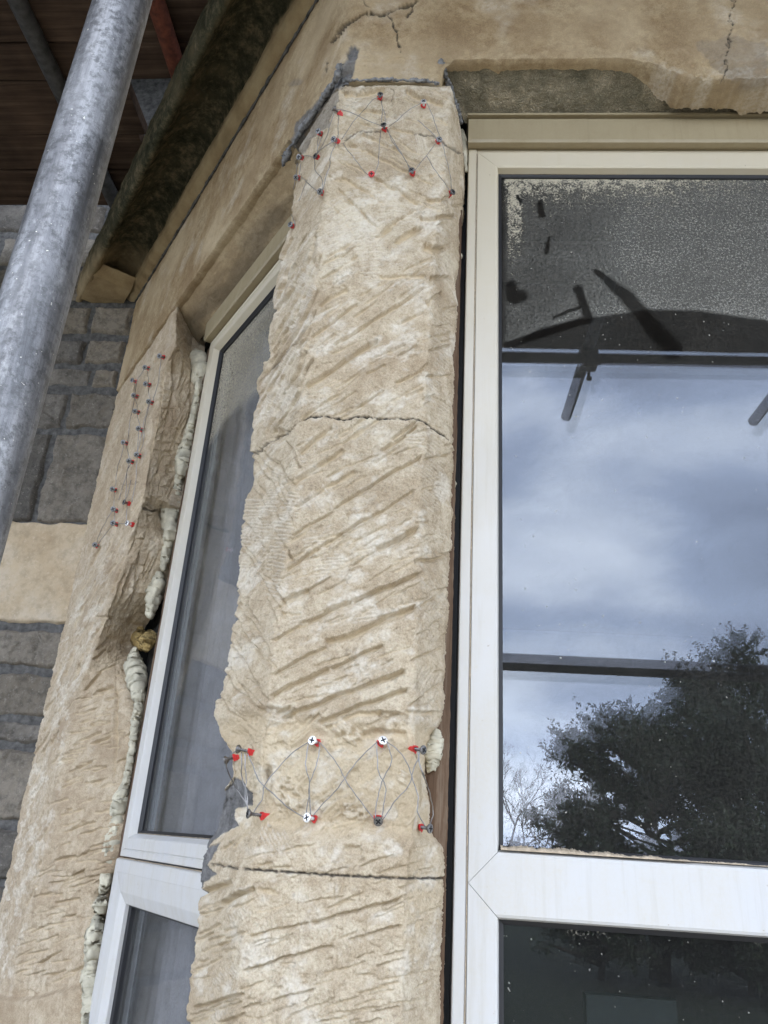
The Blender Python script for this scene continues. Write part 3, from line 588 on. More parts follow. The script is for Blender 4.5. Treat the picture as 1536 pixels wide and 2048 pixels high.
    for p in [[(195, 198), (330, 380), (370, 470), (445, 590)], [(250, 150), (350, 240), (410, 350)], [(200, 380), (270, 495)], [(130, 580), (210, 660), (260, 760)], [(300, 600), (360, 700), (465, 840)], [(120, 730), (200, 860), (260, 960), (300, 1080), (355, 1225)], [(290, 930), (390, 1085)], [(105, 1020), (150, 1180), (215, 1325)], [(150, 1080), (230, 1190), (305, 1380)], [(375, 55), (440, 150), (500, 270)], [(260, 1000), (340, 1190)]]:
        g(Z(3, p), 4.2, 4.5, .35)
    for p in [[(165, 230), (240, 330), (310, 450), (385, 580)], [(185, 60), (250, 190), (330, 300), (395, 380)], [(125, 380), (200, 500), (320, 610)], [(105, 540), (160, 620), (230, 700), (290, 740)], [(280, 90), (350, 220), (400, 320)], [(190, 900), (260, 820)], [(170, 960), (220, 1010)]]:
        g(Z(4, p), 5.5, 4.5, .4)
    g(Z(5, [(205, 265), (300, 200), (345, 180)]), 5, 3, .6); g(Z(5, [(270, 260), (330, 190)]), 4, 2, .6)
    # --- claw-chisel marks
    for k_, x, y, w, h, a, pr, am in [(1, 640, 890, 26, 14, -15, 6, .6), (1, 660, 620, 40, 26, -5, 7, .35), (1, 800, 840, 34, 16, 5, 6, .6), (1, 870, 930, 50, 30, 0, 6.5, .7), (1, 950, 1030, 70, 36, 4, 6.5, .7), (1, 540, 1010, 42, 40, -32, 7, .7), (1, 590, 1090, 60, 36, -30, 7, .6), (1, 520, 1230, 60, 40, -25, 7, .8), (1, 660, 1150, 50, 50, -20, 7, .8), (1, 760, 1260, 50, 26, -10, 7, .6), (1, 1250, 700, 30, 40, 40, 6, .5), (1, 1120, 540, 30, 20, 80, 5, .4),
                                 (2, 650, 50, 52, 44, -22, 6.5, .8), (2, 820, 80, 50, 36, -12, 6.5, .8), (2, 830, 190, 36, 24, -5, 6.5, .8), (2, 830, 320, 32, 38, -5, 6.5, 1.0), (2, 560, 110, 40, 24, -25, 7, .5), (2, 640, 250, 40, 14, -10, 6, .4), (2, 1000, 240, 30, 14, -20, 6, .4), (2, 1120, 1360, 34, 20, 4, 7, 1.),
                                 (3, 1195, 95, 30, 24, 4, 7.5, 1.1), (3, 700, 850, 42, 44, -4, 7, .8), (3, 570, 880, 40, 30, -5, 7, .7), (3, 580, 730, 34, 24, -8, 7, .8), (3, 890, 1150, 44, 36, -6, 7, .9), (3, 470, 1190, 30, 26, -10, 8, .9), (3, 640, 450, 40, 40, 60, 7, .7), (3, 880, 760, 44, 10, -10, 6, .6),
                                 (3, 430, 500, 30, 50, 5, 8, 1.3), (3, 390, 640, 30, 40, 5, 8, 1.2), (3, 330, 760, 40, 40, 8, 8, 1.3), (3, 330, 920, 30, 46, 8, 7, 1.4), (3, 310, 1010, 24, 26, 15, 7, 1.2), (3, 200, 520, 34, 40, 0, 7, 1.), (3, 240, 640, 40, 30, 3, 7, 1.1), (3, 310, 480, 20, 44, 2, 6, 1.), (3, 170, 690, 40, 30, 5, 7, 1.1), (3, 130, 840, 24, 40, 5, 7, 1.), (3, 330, 300, 20, 26, 20, 7, .9),
                                 (4, 720, 480, 34, 34, -5, 7, .6), (4, 1160, 1010, 20, 20, 30, 6, .4), (4, 480, 1110, 60, 44, 60, 7, .5), (4, 880, 1200, 40, 26, 5, 6, .5), (4, 830, 740, 50, 26, 35, 6, .4), (5, 480, 220, 60, 26, 60, 8, .7), (5, 240, 940, 24, 50, 50, 6, .9), (5, 560, 240, 50, 20, 60, 8, .6), (5, 210, 1130, 20, 30, 60, 6, .7), (5, 310, 600, 20, 40, 75, 6, .7)]:
        c(*Z(k_, [(x, y)])[0], w*1.2, h*1.2, a, pr, am*1.5)
    for k_, x, y, w, h in [(2, 400, 330, 26, 50), (2, 350, 560, 18, 50), (2, 330, 640, 12, 20), (2, 310, 860, 20, 46), (2, 210, 1090, 22, 60), (2, 290, 1100, 16, 40), (2, 200, 1210, 20, 40), (2, 420, 440, 16, 40)]:
        c(*Z(k_, [(x, y)])[0], w*1.3, h*1.3, 35, 4.5, 1.0, .9)
    for k_, x, y, w, h in [(3, 1330, 280, 44, 50), (3, 1330, 420, 40, 60), (3, 1300, 130, 30, 30), (3, 1340, 960, 40, 44), (3, 1320, 700, 30, 40), (3, 1300, 1180, 44, 50), (2, 1290, 900, 26, 40), (2, 1250, 1010, 20, 50), (2, 1290, 620, 40, 40), (2, 1320, 240, 34, 40), (2, 1240, 440, 26, 20), (2, 1280, 710, 24, 30), (2, 1280, 1190, 26, 40), (2, 1300, 60, 20, 30), (4, 1290, 480, 60, 50), (4, 1330, 60, 44, 50), (4, 1280, 200, 30, 40), (5, 1290, 820, 20, 60), (5, 1330, 660, 20, 50)]:
        c(*Z(k_, [(x, y)])[0], w, h*1.2, 40 if k_ != 4 else -60, 6, 1.3, .35)
    # white chalky areas
    for k_, x, y, rx, ry, a in [(3, 640, 450, 60, 30, -30), (3, 850, 560, 40, 16, -20), (3, 720, 300, 50, 18, -35), (3, 560, 270, 60, 20, -30), (2, 600, 520, 50, 10, -30), (2, 880, 730, 40, 14, -30), (2, 1010, 640, 60, 20, -20), (2, 620, 640, 50, 30, 0), (2, 660, 330, 60, 24, -35), (3, 1000, 580, 60, 20, -20), (3, 1150, 600, 40, 20, -20), (1, 900, 1330, 80, 30, -20), (5, 420, 270, 70, 30, 0), (5, 1100, 230, 40, 24, 0), (5, 280, 700, 20, 60, 0), (5, 250, 1000, 20, 50, 0), (5, 830, 470, 10, 40, 0), (4, 480, 760, 30, 30, 0)]:
        s.dent(*Z(k_, [(x, y)])[0], rx*.6, ry*.6, .4, a, scuff=.9, soft=1., rag=.5)
    # grey mortar left on the lower left corner, and at the top left
    s.poly(Z(4, [(90, 1060), (150, 1000), (205, 1020), (262, 1100), (262, 1170), (170, 1190), (180, 1290), (95, 1340), (30, 1430), (-60, 1600), (-60, 1300), (30, 1200)]), 2, 1., 2.5, 5)
    s.poly([(398, 1700), (440, 1680), (418, 1730), (436, 1748), (408, 1768), (400, 1800), (380, 1800), (385, 1700)], 2, 1., 2, 4)
    s.poly(Z(1, [(600, 130), (560, 190), (540, 300), (480, 420), (420, 470), (360, 520), (330, 600), (240, 660), (180, 640), (200, 540), (300, 450), (420, 260), (500, 100)]), 2, .55, 3, 8)
    # cut steps just under the top joint
    s.h -= .004*sstep(1.285, 1.302, W-EYE)
    s.t = np.clip(s.t, 0, 1)
    Pn = Pm+N0*s.h[..., None]
    root = empty('stone_mullion', (-.1, -.05, ZR(-.78)), 'freshly chiselled pale sandstone corner mullion standing between the two windows', 'mullion')
    obj('carved_shaft', Pn.reshape(-1, 3), gridF(R_, C_, True), 'carved_stone', root, tint=s.t.reshape(-1, 4))
    m = MB(); c5 = Pm[0, :, :2]
    m.box((-.19, -.02, ZR(-.78)), (.16, 0, 0), (0, .06, 0), (0, 0, 2.07)); m.build('core', 'mortar', root)
    return root, Pn, px, py
COL, COLP, COLPX, COLPY = build_column()
# ------------------------------------------------------------------ carved jamb at the house wall
def build_jamb():
    zs = np.concatenate([np.linspace(-.78, -.42, 30, endpoint=False), np.linspace(-.42, 1.372, 900)])+EYE
    one = np.ones_like(zs)
    uW = 1.5110  # canted face meets the wall plane
    uW = (YW-AR[1])/DD[1]
    PW = np.stack([(AR[0]+DD[0]*uW)*one, YW*one, zs], -1)
    cA = cxy([(350, 690), (326, 740), (320, 792), (305, 873), (296, 916), (283, 1002), (272, 1032), (240, 1140), (205, 1250), (185, 1300), (160, 1370), (139, 1424), (122, 1520), (110, 1600), (92, 1700), (62, 1820), (18, 1956), (-10, 2060), (-120, 2500)])
    uA = np.clip(solve_line(AR, DD, cA, zs, .95), .83, 1.33); uA[zs < ZR(-.42)] = 1.2
    PA = np.stack([AR[0]+DD[0]*uA, AR[1]+DD[1]*uA, zs], -1)
    OB = CC+NN*.012
    cR = cxy([(388, 690), (390, 750), (380, 820), (367, 880), (352, 950), (345, 1010), (327, 1035), (330, 1090), (312, 1150), (300, 1190), (264, 1250), (252, 1290), (252, 1340), (262, 1400), (262, 1450), (255, 1500), (245, 1550), (232, 1650), (215, 1740), (195, 1790), (185, 1850), (178, 1900), (170, 1990), (160, 2060), (100, 2500)])
    uR = np.clip(solve_line(OB, DD, cR, zs, .85), .78, 1.05); uR[zs < ZR(-.42)] = .86
    PR = np.stack([OB[0]+DD[0]*uR, OB[1]+DD[1]*uR, zs], -1)
    PB = PR-NN*.05+DD*.01
    Pm = strip_grid([PW-NN*.05, PW, PA, PR, PB], [6, 170, 90, 10])
    N0 = normals(smooth_cols(Pm, 12)); Pm = smooth_cols(Pm, 9)
    if N0[400, 200, 1] > 0: N0 = -N0
    px, py = proj(Pm[..., 0], Pm[..., 1], Pm[..., 2]); s = Relief(px, py); R_, C_ = px.shape
    ci = np.arange(C_)[None, :]*np.ones((R_, 1)); U = ci*.0025; W = Pm[..., 2]
    s.h += .005*fbm(U*6, W*12, 31, 3)+.005*facets(U*9, W*24, 32, .5)+.0035*facets(U*20+3, W*50, 33, .6)+.0018*fbm(U*120, W*120, 34, 3, .7)
    s.h += .0026*fbm(U*30, W*75, 37, 4, .7)+.0012*fbm(U*80, W*170, 38, 3, .7)
    inJ = lambda x, y: interp(cA, y)+4 < x < interp(cR, y)-4; inK = lambda x, y: interp(cA, y)-60 < x < interp(cA, y)-6
    s.scatter(inJ, 110, lambda x, y: -16, 20, 60, 4.5, 3.4, 41, .4, (40, 390, 1280, 1980)); s.scatter(inJ, 36, lambda x, y: -70, 30, 90, 4.5, 3.4, 42, .4, (180, 390, 720, 1280)); s.scatter(inK, 60, lambda x, y: -64, 20, 70, 4, 3.6, 43, .4, (60, 330, 760, 1900)); s.scatter(inJ, 30, lambda x, y: 5, 14, 34, 4, 3, 44, .3, (230, 390, 720, 1280))
    face = sstep(186, 168, ci)*sstep(4, 14, ci)
    s.t[..., 1] = np.clip(.08+.85*sstep(-.05, .45, fbm(U*14, W*34, 35, 4, .7)), 0, 1)*face*sstep(950, 1300, py)+.3*sstep(.1, .6, fbm(U*22, W*16, 36, 4))
    for p in [[(910, 100), (905, 430), (870, 700), (830, 870), (800, 1080), (740, 1380), (700, 1560)], [(820, 280), (800, 520), (760, 720), (720, 900), (690, 1200), (650, 1400), (610, 1530)], [(700, 700), (660, 1000)], [(600, 1650), (560, 1830), (480, 2000)], [(660, 1640), (720, 1620)], [(860, 200), (1000, 60)], [(560, 1850), (650, 1850)], [(1090, 250), (1060, 700), (990, 900)]]:
        s.groove(Z(6, p), 4, 5, .5)
    for y in (400, 560, 660, 740, 870, 940, 1040, 1160, 1240, 1330, 1450): s.groove(Z(6, [(760-(y-400)*.06, y), (880-(y-400)*.1+30*math.sin(y), y+12+9*math.sin(y*3))]), 4, 1.6, .25)
    for p in [[(960, 560), (1060, 330), (1110, 250)], [(900, 780), (980, 560)], [(1090, 520), (940, 940)], [(1140, 420), (1090, 760), (1020, 960)], [(700, 1260), (740, 1150), (860, 950)], [(780, 1225), (920, 1100)], [(760, 1310), (870, 1220)], [(680, 1580), (830, 1400)], [(790, 1565), (940, 1525)], [(850, 1640), (960, 1600)], [(740, 1990), (900, 1945)], [(780, 960), (960, 960)], [(950, 1500), (930, 2040)]]:
        s.groove(Z(9, p), 5, 6, .45)
    for p in [[(490, 220), (560, 195), (690, 155)], [(480, 75), (525, 62)], [(390, 445), (560, 400)], [(590, 400), (665, 365)], [(360, 610), (450, 590)], [(520, 560), (610, 520)], [(400, 750), (460, 745), (580, 710)], [(440, 860), (560, 835)], [(270, 1200), (390, 1130), (440, 1110)], [(300, 1290), (410, 1260)]]:
        s.groove(Z(7, p), 5, 6, .45)
    for p in [[(410, 610), (490, 590)], [(390, 960), (460, 930)], [(330, 940), (400, 915)], [(380, 760), (480, 740)], [(420, 845), (480, 830)], [(530, 180), (600, 40)], [(570, 200), (600, 120)], [(440, 420), (520, 340)], [(500, 700), (490, 1000)]]:
        s.groove(Z(8, p), 4.5, 5, .4)
    s.line(Z(6, [(640, 1585), (700, 1580), (760, 1590), (830, 1560)]), 4, 6, .7); s.line(Z(6, [(430, 1350), (560, 1335), (740, 1335), (880, 1385)]), 2, 2, .25)
    s.dent(262, 1275, 10, 34, 4, 20, soft=.9)
    # the ledge at the foot: the uncut block below
    foot = sstep(1985, 2000, py+.05*px-8*np.sin(px*.03)); s.h = s.h*(1-foot*.8)+foot*.014
    s.t[..., 1] *= (1-foot)
    # top: feathers back under the lintel
    s.h -= .02*sstep(1.34, 1.372, W-EYE)*face
    Pn = Pm+N0*s.h[..., None]
    root = empty('stone_jamb', (-.75, .6, ZR(-.78)), 'rough chiselled sandstone jamb between the grey rubble wall and the canted window', 'jamb')
    obj('carved_face', Pn.reshape(-1, 3), gridF(R_, C_), 'jamb_stone', root, tint=np.clip(s.t, 0, 1).reshape(-1, 4))
    return Pn, px, py
JP, JPX, JPY = build_jamb()
# ------------------------------------------------------------------ lintel course
def build_lintel():
    S0, S1 = -(YW-AR[1])/DD[1], 1.36      # signed run: canted side negative, front side positive
    ss = np.concatenate([np.linspace(S0, -.5, 190, endpoint=False), np.linspace(-.5, .85, 640, endpoint=False), np.linspace(.85, S1, 40)])
    ztop = ZR(1.77)
    zb = np.where((ss > -.2) & (ss < .193), 1.312, 1.366)
    zb = 1.366-(1.366-1.310)*sstep(-.214, -.19, ss)*sstep(.196, .188, ss)
    zb = zb+.004*fbm(ss*30, ss*3, 44, 3)*(abs(ss) < .3)+.007*sstep(.50, .6, ss)*fbm(ss*30, ss, 45, 4, .7)-.0545*np.clip((ss-.50)/.135, 0, 1)**2.4*(ss > .50)
    V = np.linspace(0, 1, 330)[:, None]
    Zf = ZR(zb)[None, :]*(1-V)+ztop*V
    def base(sv):
        a = sv < 0
        x = np.where(a, AR[0]-DD[0]*sv, AR[0]+sv); y = np.where(a, AR[1]-DD[1]*sv, AR[1]); return x, y
    x, y = base(ss)
    nxv = np.where(ss < 0, NN[0], 0.); nyv = np.where(ss < 0, NN[1], -1.)
    lip = []
    for dep, dz in ((.055, .0), (.03, -.001), (.012, -.001)): lip.append(np.stack([x-nxv*dep, y-nyv*dep, ZR(zb)+dz], -1)[None])
    Fm = np.stack([x[None, :]*np.ones_like(Zf), y[None, :]*np.ones_like(Zf), Zf], -1)
    Pm = np.concatenate(lip+[Fm], 0)
    Pm[3:] = smooth_cols(Pm[3:], 9)
    nv = np.stack([smooth_cols(np.stack([nxv, nyv, 0*nxv], -1)[None], 9)[0]]*Pm.shape[0], 0); nv /= np.linalg.norm(nv, axis=-1, keepdims=True)
    px, py = proj(Pm[..., 0], Pm[..., 1], Pm[..., 2]); s = Relief(px, py)
    U = np.broadcast_to(ss[None, :], px.shape); W = Pm[..., 2]
    s.h += .003*fbm(U*8, W*8, 51, 4)+.0016*fbm(U*60, W*60, 52, 4, .65)+.0010*fbm(U*200, W*200, 53, 3, .7)-.0022*sstep(.30, .6, fbm(U*85, W*110, 159, 4, .75))
    near = np.exp(-((px-800)/140)**2)*sstep(60, 110, py)+np.exp(-((px-1480)/110)**2)
    s.h += near*(.004*facets(U*28, W*36, 54, .5)+.003*fbm(U*40, W*60, 55, 4, .7))
    s.h -= .0045*sstep(60, 150, py)*np.exp(-((px-790)/100)**2)*(1+.6*fbm(U*40, W*40, 58, 3))
    s.t[..., 0] = .5*sstep(-.1, .6, fbm(U*6, W*5, 56, 3))+.3*near; s.t[..., 1] = .35*sstep(.2, .7, fbm(U*14, W*14, 57, 4))
    L = Z; ln = s.line
    q2 = lambda pts: [(540+a/3.339, b/3.34) for a, b in pts]
    ln(q2([(410, 290), (450, 230), (510, 160), (600, 110), (680, 82), (740, 105), (800, 75), (900, 40), (985, 0)]), 5, 7, .75, 2)
    ln(q2([(790, 100), (820, 150), (845, 220), (860, 300), (875, 340)]), 2.6, 3, .9); ln(q2([(960, 20), (945, 70), (910, 110)]), 2.5, 3, .8); ln(q2([(610, 0), (660, 50)]), 1.6, 1, .5); ln(q2([(370, 480), (390, 420)]), 2.4, 2, .6)
    q3 = lambda pts: [(860+a/2.272, b/2.272) for a, b in pts]
    ln(q3([(1380, 0), (1365, 60), (1372, 130), (1350, 230), (1345, 300), (1335, 360)]), 3, 3, .8, 3)
    s.poly(q3([(1190, 190), (1300, 170), (1420, 165), (1536, 200), (1536, 410), (1430, 400), (1330, 330), (1240, 260)]), 2, .30, 1, 9)
    s.dent(*q3([(1450, 490)])[0], 40, 30, 14, 0, soft=.9); s.dent(*q3([(1480, 525)])[0], 14, 10, 14, 0, dark=.7); s.dent(*q3([(1300, 330)])[0], 60, 30, 4, 0, rag=.6)
    s.poly(q2([(500, 350), (560, 290), (600, 320), (590, 380), (530, 420), (505, 390)]), 2, 1., 4, 3); s.poly(q2([(500, 470), (540, 450), (560, 500), (530, 560), (420, 600), (380, 560), (440, 510)]), 2, 1., 4, 5)
    s.dent(590, 165, 20, 9, 3, -20, grey=.4)
    s.poly([(700, 84), (716, 104), (706, 150), (668, 205), (622, 262), (600, 306), (572, 300), (590, 246), (634, 200), (674, 146), (690, 112)], 2, .9, 2, 8)
    rr_ = sstep(1220, 1330, px)*sstep(90, 160, py); s.h += rr_*(.0035*facets(U*45, W*60, 154, .7)+.004*fbm(U*70, W*90, 155, 5, .8)-.0045*sstep(.05, .5, fbm(U*120, W*150, 157, 4, .75)))-.012*rr_*sstep(150, 235, py); s.t[..., 1] = np.maximum(s.t[..., 1], .5*rr_*sstep(0, .4, fbm(U*40, W*50, 156, 4)))
    Pn = Pm+nv*s.h[..., None]
    root = empty('stone_lintel', (0, -.05, ZR(1.31)), 'cracked honey coloured sandstone lintel course over the bay windows', 'lintel')
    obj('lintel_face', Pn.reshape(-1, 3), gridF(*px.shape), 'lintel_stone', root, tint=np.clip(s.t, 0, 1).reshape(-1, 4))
    # splayed reveals under the lintel
    for nm, sgn in (('f', 1), ('c', -1)):
        n1, n2 = (520, 110) if sgn == 1 else (420, 90)
        a0 = .191 if sgn == 1 else .20; a1 = 1.36 if sgn == 1 else (YW-AR[1])/DD[1]
        T = np.linspace(0, 1, n1)[None, :]**(1.0); Vv = np.linspace(0, 1, n2)[:, None]
        O = AR; dirv = np.array([1, 0, 0.]) if sgn == 1 else DD; nrm = np.array([0, -1., 0]) if sgn == 1 else NN
        run = (a0-.003+Vv*.05*1.0)*(1-T)+a1*T
        dep = .002-(Vv*.100)-.012*(1-Vv); zz = ZR(1.371)-(Vv*.053)
        if sgn == -1: run = (a0+Vv*.045)*(1-T)+(a1)*T
        P_ = O[None, None]+dirv*run[..., None]+nrm*(dep-.002)[..., None]*np.ones_like(run)[..., None]; P_[..., 2] = zz*np.ones_like(run)
        px, py = proj(P_[..., 0], P_[..., 1], P_[..., 2]); s = Relief(px, py); U = run; W = Vv*.11*np.ones_like(run)
        nn_ = normals(P_); nn_ = nn_ if nn_[10, 10, 2] < 0 else -nn_
        if sgn == 1:
            s.h += .0025*fbm(U*40, W*40, 61, 4, .6)+.0016*facets(U*90, W*90, 62, .7)
            lipf = sstep(.80, .86, Vv)*np.ones_like(U); s.h *= 1-.85*lipf
            s.h += .0018*sstep(.84, .86, Vv)
            t = np.zeros(px.shape+(4,))
            s.t = t; Pn = P_+nn_*s.h[..., None]
            tl = np.zeros(px.shape+(4,)); tl[..., 0] = lipf*.8; obj('crusted_reveal', Pn.reshape(-1, 3), gridF(n2, n1, True), 'grey_crust', root, tint=tl.reshape(-1, 4))
        else:
            s.h += .0025*fbm(U*12, W*30, 65, 4, .6)+.0008*fbm(U*90, W*90, 66, 3)
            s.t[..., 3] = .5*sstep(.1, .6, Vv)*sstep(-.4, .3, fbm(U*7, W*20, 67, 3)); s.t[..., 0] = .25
            Pn = P_+nn_*s.h[..., None]
            obj('reveal', Pn.reshape(-1, 3), gridF(n2, n1), 'lintel_stone', root, tint=np.clip(s.t, 0, 1).reshape(-1, 4))
    # broken mortar along the joint over the mullion
    def joint(name, pts, r, seed, mat):
        rs = np.random.RandomState(seed); P_ = []
        for a, b in zip(pts[:-1], pts[1:]):
            for k in range(22): P_.append(np.array(a)*(1-k/22)+np.array(b)*k/22)
        P_ = [p+np.array([rs.randn()*.0012, 0, rs.randn()*.0018]) for p in P_]
        rr_ = [r[0]+(r[1]-r[0])*abs(math.sin(k*.13+seed))*rs.uniform(.75, 1.1) for k in range(len(P_))]
        NR = 16; q_ = np.arange(NR)/NR*6.2832; kk = np.arange(len(P_))[:, None]*.55; ring = .9+.75*fbm(kk+1.5*np.cos(q_)[None, :]+9, kk*.4+1.5*np.sin(q_)[None, :], 140+seed, 4, .75)+.12*rs.randn(len(P_), NR); m_ = MB(); m_.tube(P_, rr_, NR, True, ring); return m_.build(name, mat, root, True)
    A3 = lambda u, n, z: tuple(np.array([AR[0], AR[1], 0])+DD*u+NN*n+np.array([0, 0, ZR(z)]))
    joint('mortar_joint', [A3(.235, .0, 1.300), A3(.20, .004, 1.312), A3(.10, .005, 1.312), A3(.03, .004, 1.318), A3(.0, .004, 1.325), A3(-.0, .004, 1.345)], (.0028, .0078), 3, 'rendered_mortar')
    joint('mortar_joint', [(-.205, -.101, ZR(1.309)), (-.13, -.1, ZR(1.311)), (-.06, -.1, ZR(1.309)), (-.022, -.099, ZR(1.303))], (.0012, .0042), 5, 'rendered_mortar')
    joint('mortar_joint', [(-.022, -.1, ZR(1.363)), (-.008, -.07, ZR(1.345)), (.006, -.04, ZR(1.33)), (.022, -.012, ZR(1.30))], (.003, .006), 7, 'rendered_mortar')
build_lintel()
# ------------------------------------------------------------------ cornice
def build_cornice():
    prof = [(-.01, 1.738), (.0, 1.745), (.014, 1.747), (.028, 1.756), (.036, 1.770), (.037, 1.785), (.031, 1.797), (.032, 1.802), (.045, 1.822), (.07, 1.832), (.10, 1.830), (.125, 1.812), (.145, 1.785), (.158, 1.752), (.163, 1.742), (.172, 1.740), (.182, 1.747), (.19, 1.78), (.192, 1.86), (.185, 1.885), (.05, 1.90), (-.6, 1.915)]
    pr = np.array(prof); L_ = np.concatenate([[0], np.cumsum(np.hypot(*np.diff(pr, axis=0).T))]); keep = L_[-2]
    tt = np.concatenate([np.linspace(0, keep, 150), [L_[-1]]]); n_ = np.interp(tt, L_, pr[:, 0]); z_ = np.interp(tt, L_, pr[:, 1])
    u1 = (YW-AR[1])/DD[1]
    bis = NN+np.array([0, -1., 0]); bis /= np.dot(bis, np.array([0, -1., 0]))
    n1 = 330; T = np.linspace(0, 1, n1)
    A_ = []
    for k in range(n1):   # canted run, wall end to mitre
        u = u1*(1-T[k])
        if k == n1-1: base = AR[None]+bis[None]*n_[:, None]
        else:
            base = AR[None]+DD*u+NN*n_[:, None]
            # clip against the mitre and the wall plane
            mit = AR[None]+bis[None]*n_[:, None]; w = (1-T[k]); base = mit*(1-w)+(AR+DD*u1+NN*n_[:, None]+DD*((YW-(AR+DD*u1+NN*n_[:, None])[:, 1])/DD[1])[:, None])*w
        A_.append(base)
    n2 = 90
    for k in range(1, n2):
        w = k/(n2-1); mit = AR[None]+bis[None]*n_[:, None]; end = np.array([1.4, 0, 0])+np.array([0, -1., 0])*n_[:, None]+np.array([0, -.1, 0]); A_.append(mit*(1-w)+end*w)
    P_ = np.stack(A_, 0); P_[..., 2] = ZR(z_)[None, :]
    nn_ = normals(P_); nn_ = nn_ if nn_[100, 60, 2] < 0 else -nn_
    U = P_[..., 0]*2.2-P_[..., 1]; W = np.broadcast_to(tt[None, :], U.shape)
    h = .004*fbm(U*9, W*14, 81, 4)+.0012*fbm(U*60, W*60, 82, 3); h[:, -2:] = 0
    h += -.005*sstep(.2, .6, fbm(U*14+3, W*22, 84, 3))*(W > .1)
    P_ = P_+nn_*h[..., None]
    t = np.zeros(U.shape+(4,)); px, py = proj(P_[..., 0], P_[..., 1], P_[..., 2])
    moss = sstep(.082, .10, W+.012*fbm(U*12, W*20, 83, 3)); cl = sstep(575, 470, py+30*fbm(U*10, W*10, 85, 3)); t[..., 0] = moss*(.25+.75*cl)+.25*(1-moss)*sstep(.1, .6, fbm(U*9, W*30, 86, 3)); t[..., 2] = 0
    root = empty('stone_cornice', (-.6, .3, ZR(1.74)), 'mossy dark stone cornice with a lighter roll moulding above the canted lintel', 'cornice')
    obj('moulding', P_.reshape(-1, 3), gridF(*U.shape), 'mossy_stone', root, tint=t.reshape(-1, 4))
    def blk(u0, u1_, n0, n1_, z0, z1_):
        Bx = [AR+DD*u+NN*n+np.array([0, 0, ZR(z)]) for u in (u0, u1_) for n in (n0, n1_) for z in (z0, z1_)]; return Bx
    g_ = 40; uu, nn2 = np.meshgrid(np.linspace(u1-.10, u1+.10, g_), np.linspace(.036, .170, g_)); Pb = AR[None, None]+DD*uu[..., None]+NN*nn2[..., None]; Pb[..., 2] = ZR(1.741)+.0015*fbm(uu*40, nn2*40, 91, 3)+.03*sstep(u1-.06, u1-.10, uu)
    Pu = Pb.copy(); tb = np.zeros((g_, g_, 4)); tb[..., 0] = .35*sstep(-.2, .4, fbm(uu*20, nn2*20, 92, 3))*sstep(u1-.02, u1-.09, uu)
    obj('end_stop', Pb.reshape(-1, 3), gridF(g_, g_), 'mossy_stone', root, tint=tb.reshape(-1, 4))
    # dark open joint between roll and lintel
    rs = np.random.RandomState(2); m = MB(); pts = []; 
    for k in range(120):
        u = u1*(1-k/119); pts.append(AR+DD*u+NN*(.003)+np.array([0, 0, ZR(1.744)+rs.randn()*.0012]))
    m.tube(pts, [.0025+.0035*abs(math.sin(k*.31))*rs.rand() for k in range(120)], 7); m.build('open_joint', 'mortar', root, True)
build_cornice()
# ------------------------------------------------------------------ windows
def place(kind):
    """local (u, depth outward, z) -> world for the front or the canted frame plane"""
    if kind == 'front': return lambda u, n, z: np.array([u, -n, ZR(z)])
    return lambda u, n, z: CC+DD*u+NN*n+np.array([0, 0, ZR(z)])
def ring(m, T, u0, u1, z0, z1, prof, gap=.0004):
    """mitred frame: prof = [(inset, outward)], swept round the rectangle as four arms with hairline mitres"""
    su = 1 if u1 > u0 else -1
    cor = lambda i, k: [(u0+su*i, z0+i), (u1-su*i, z0+i), (u1-su*i, z1-i), (u0+su*i, z1-i)][k]
    for k in range(4):
        a, b = k, (k+1) % 4; V = []
        for (i, n) in prof:
            pa, pb = np.array(cor(i, a)), np.array(cor(i, b)); t = (pb-pa)/np.linalg.norm(pb-pa)
            V.append(T(pa[0]+t[0]*gap, n, pa[1]+t[1]*gap)); V.append(T(pb[0]-t[0]*gap, n, pb[1]-t[1]*gap))
        n_ = len(prof); m.add(V, [(2*j, 2*j+1, 2*j+3, 2*j+2) for j in range(n_-1)]+[tuple(range(0, 2*n_, 2)), tuple(range(1, 2*n_, 2))[::-1]])
def lbox(m, T, u0, u1, n0, n1, z0, z1):
    c = [T(u, n, z) for u in (u0, u1) for n in (n0, n1) for z in (z0, z1)]
    m.add(c, [(0, 1, 3, 2), (4, 6, 7, 5), (0, 4, 5, 1), (2, 3, 7, 6), (0, 2, 6, 4), (1, 5, 7, 3)])
def bar(m, T, axis, a0, a1, prof):
    """extruded closed profile; axis 'u': prof in (n,z); axis 'z': prof in (u,n)"""
    V = [T(a, p[0], p[1]) if axis == 'u' else T(p[0], p[1], a) for a in (a0, a1) for p in prof]; n = len(prof)
    m.add(V, [(j, (j+1) % n, n+(j+1) % n, n+j) for j in range(n)]+[tuple(range(n))[::-1], tuple(range(n, 2*n))])
def fixn(o):
    import bmesh
    bm = bmesh.new(); bm.from_mesh(o.data); bmesh.ops.recalc_face_normals(bm, faces=bm.faces); bm.to_mesh(o.data); bm.free()
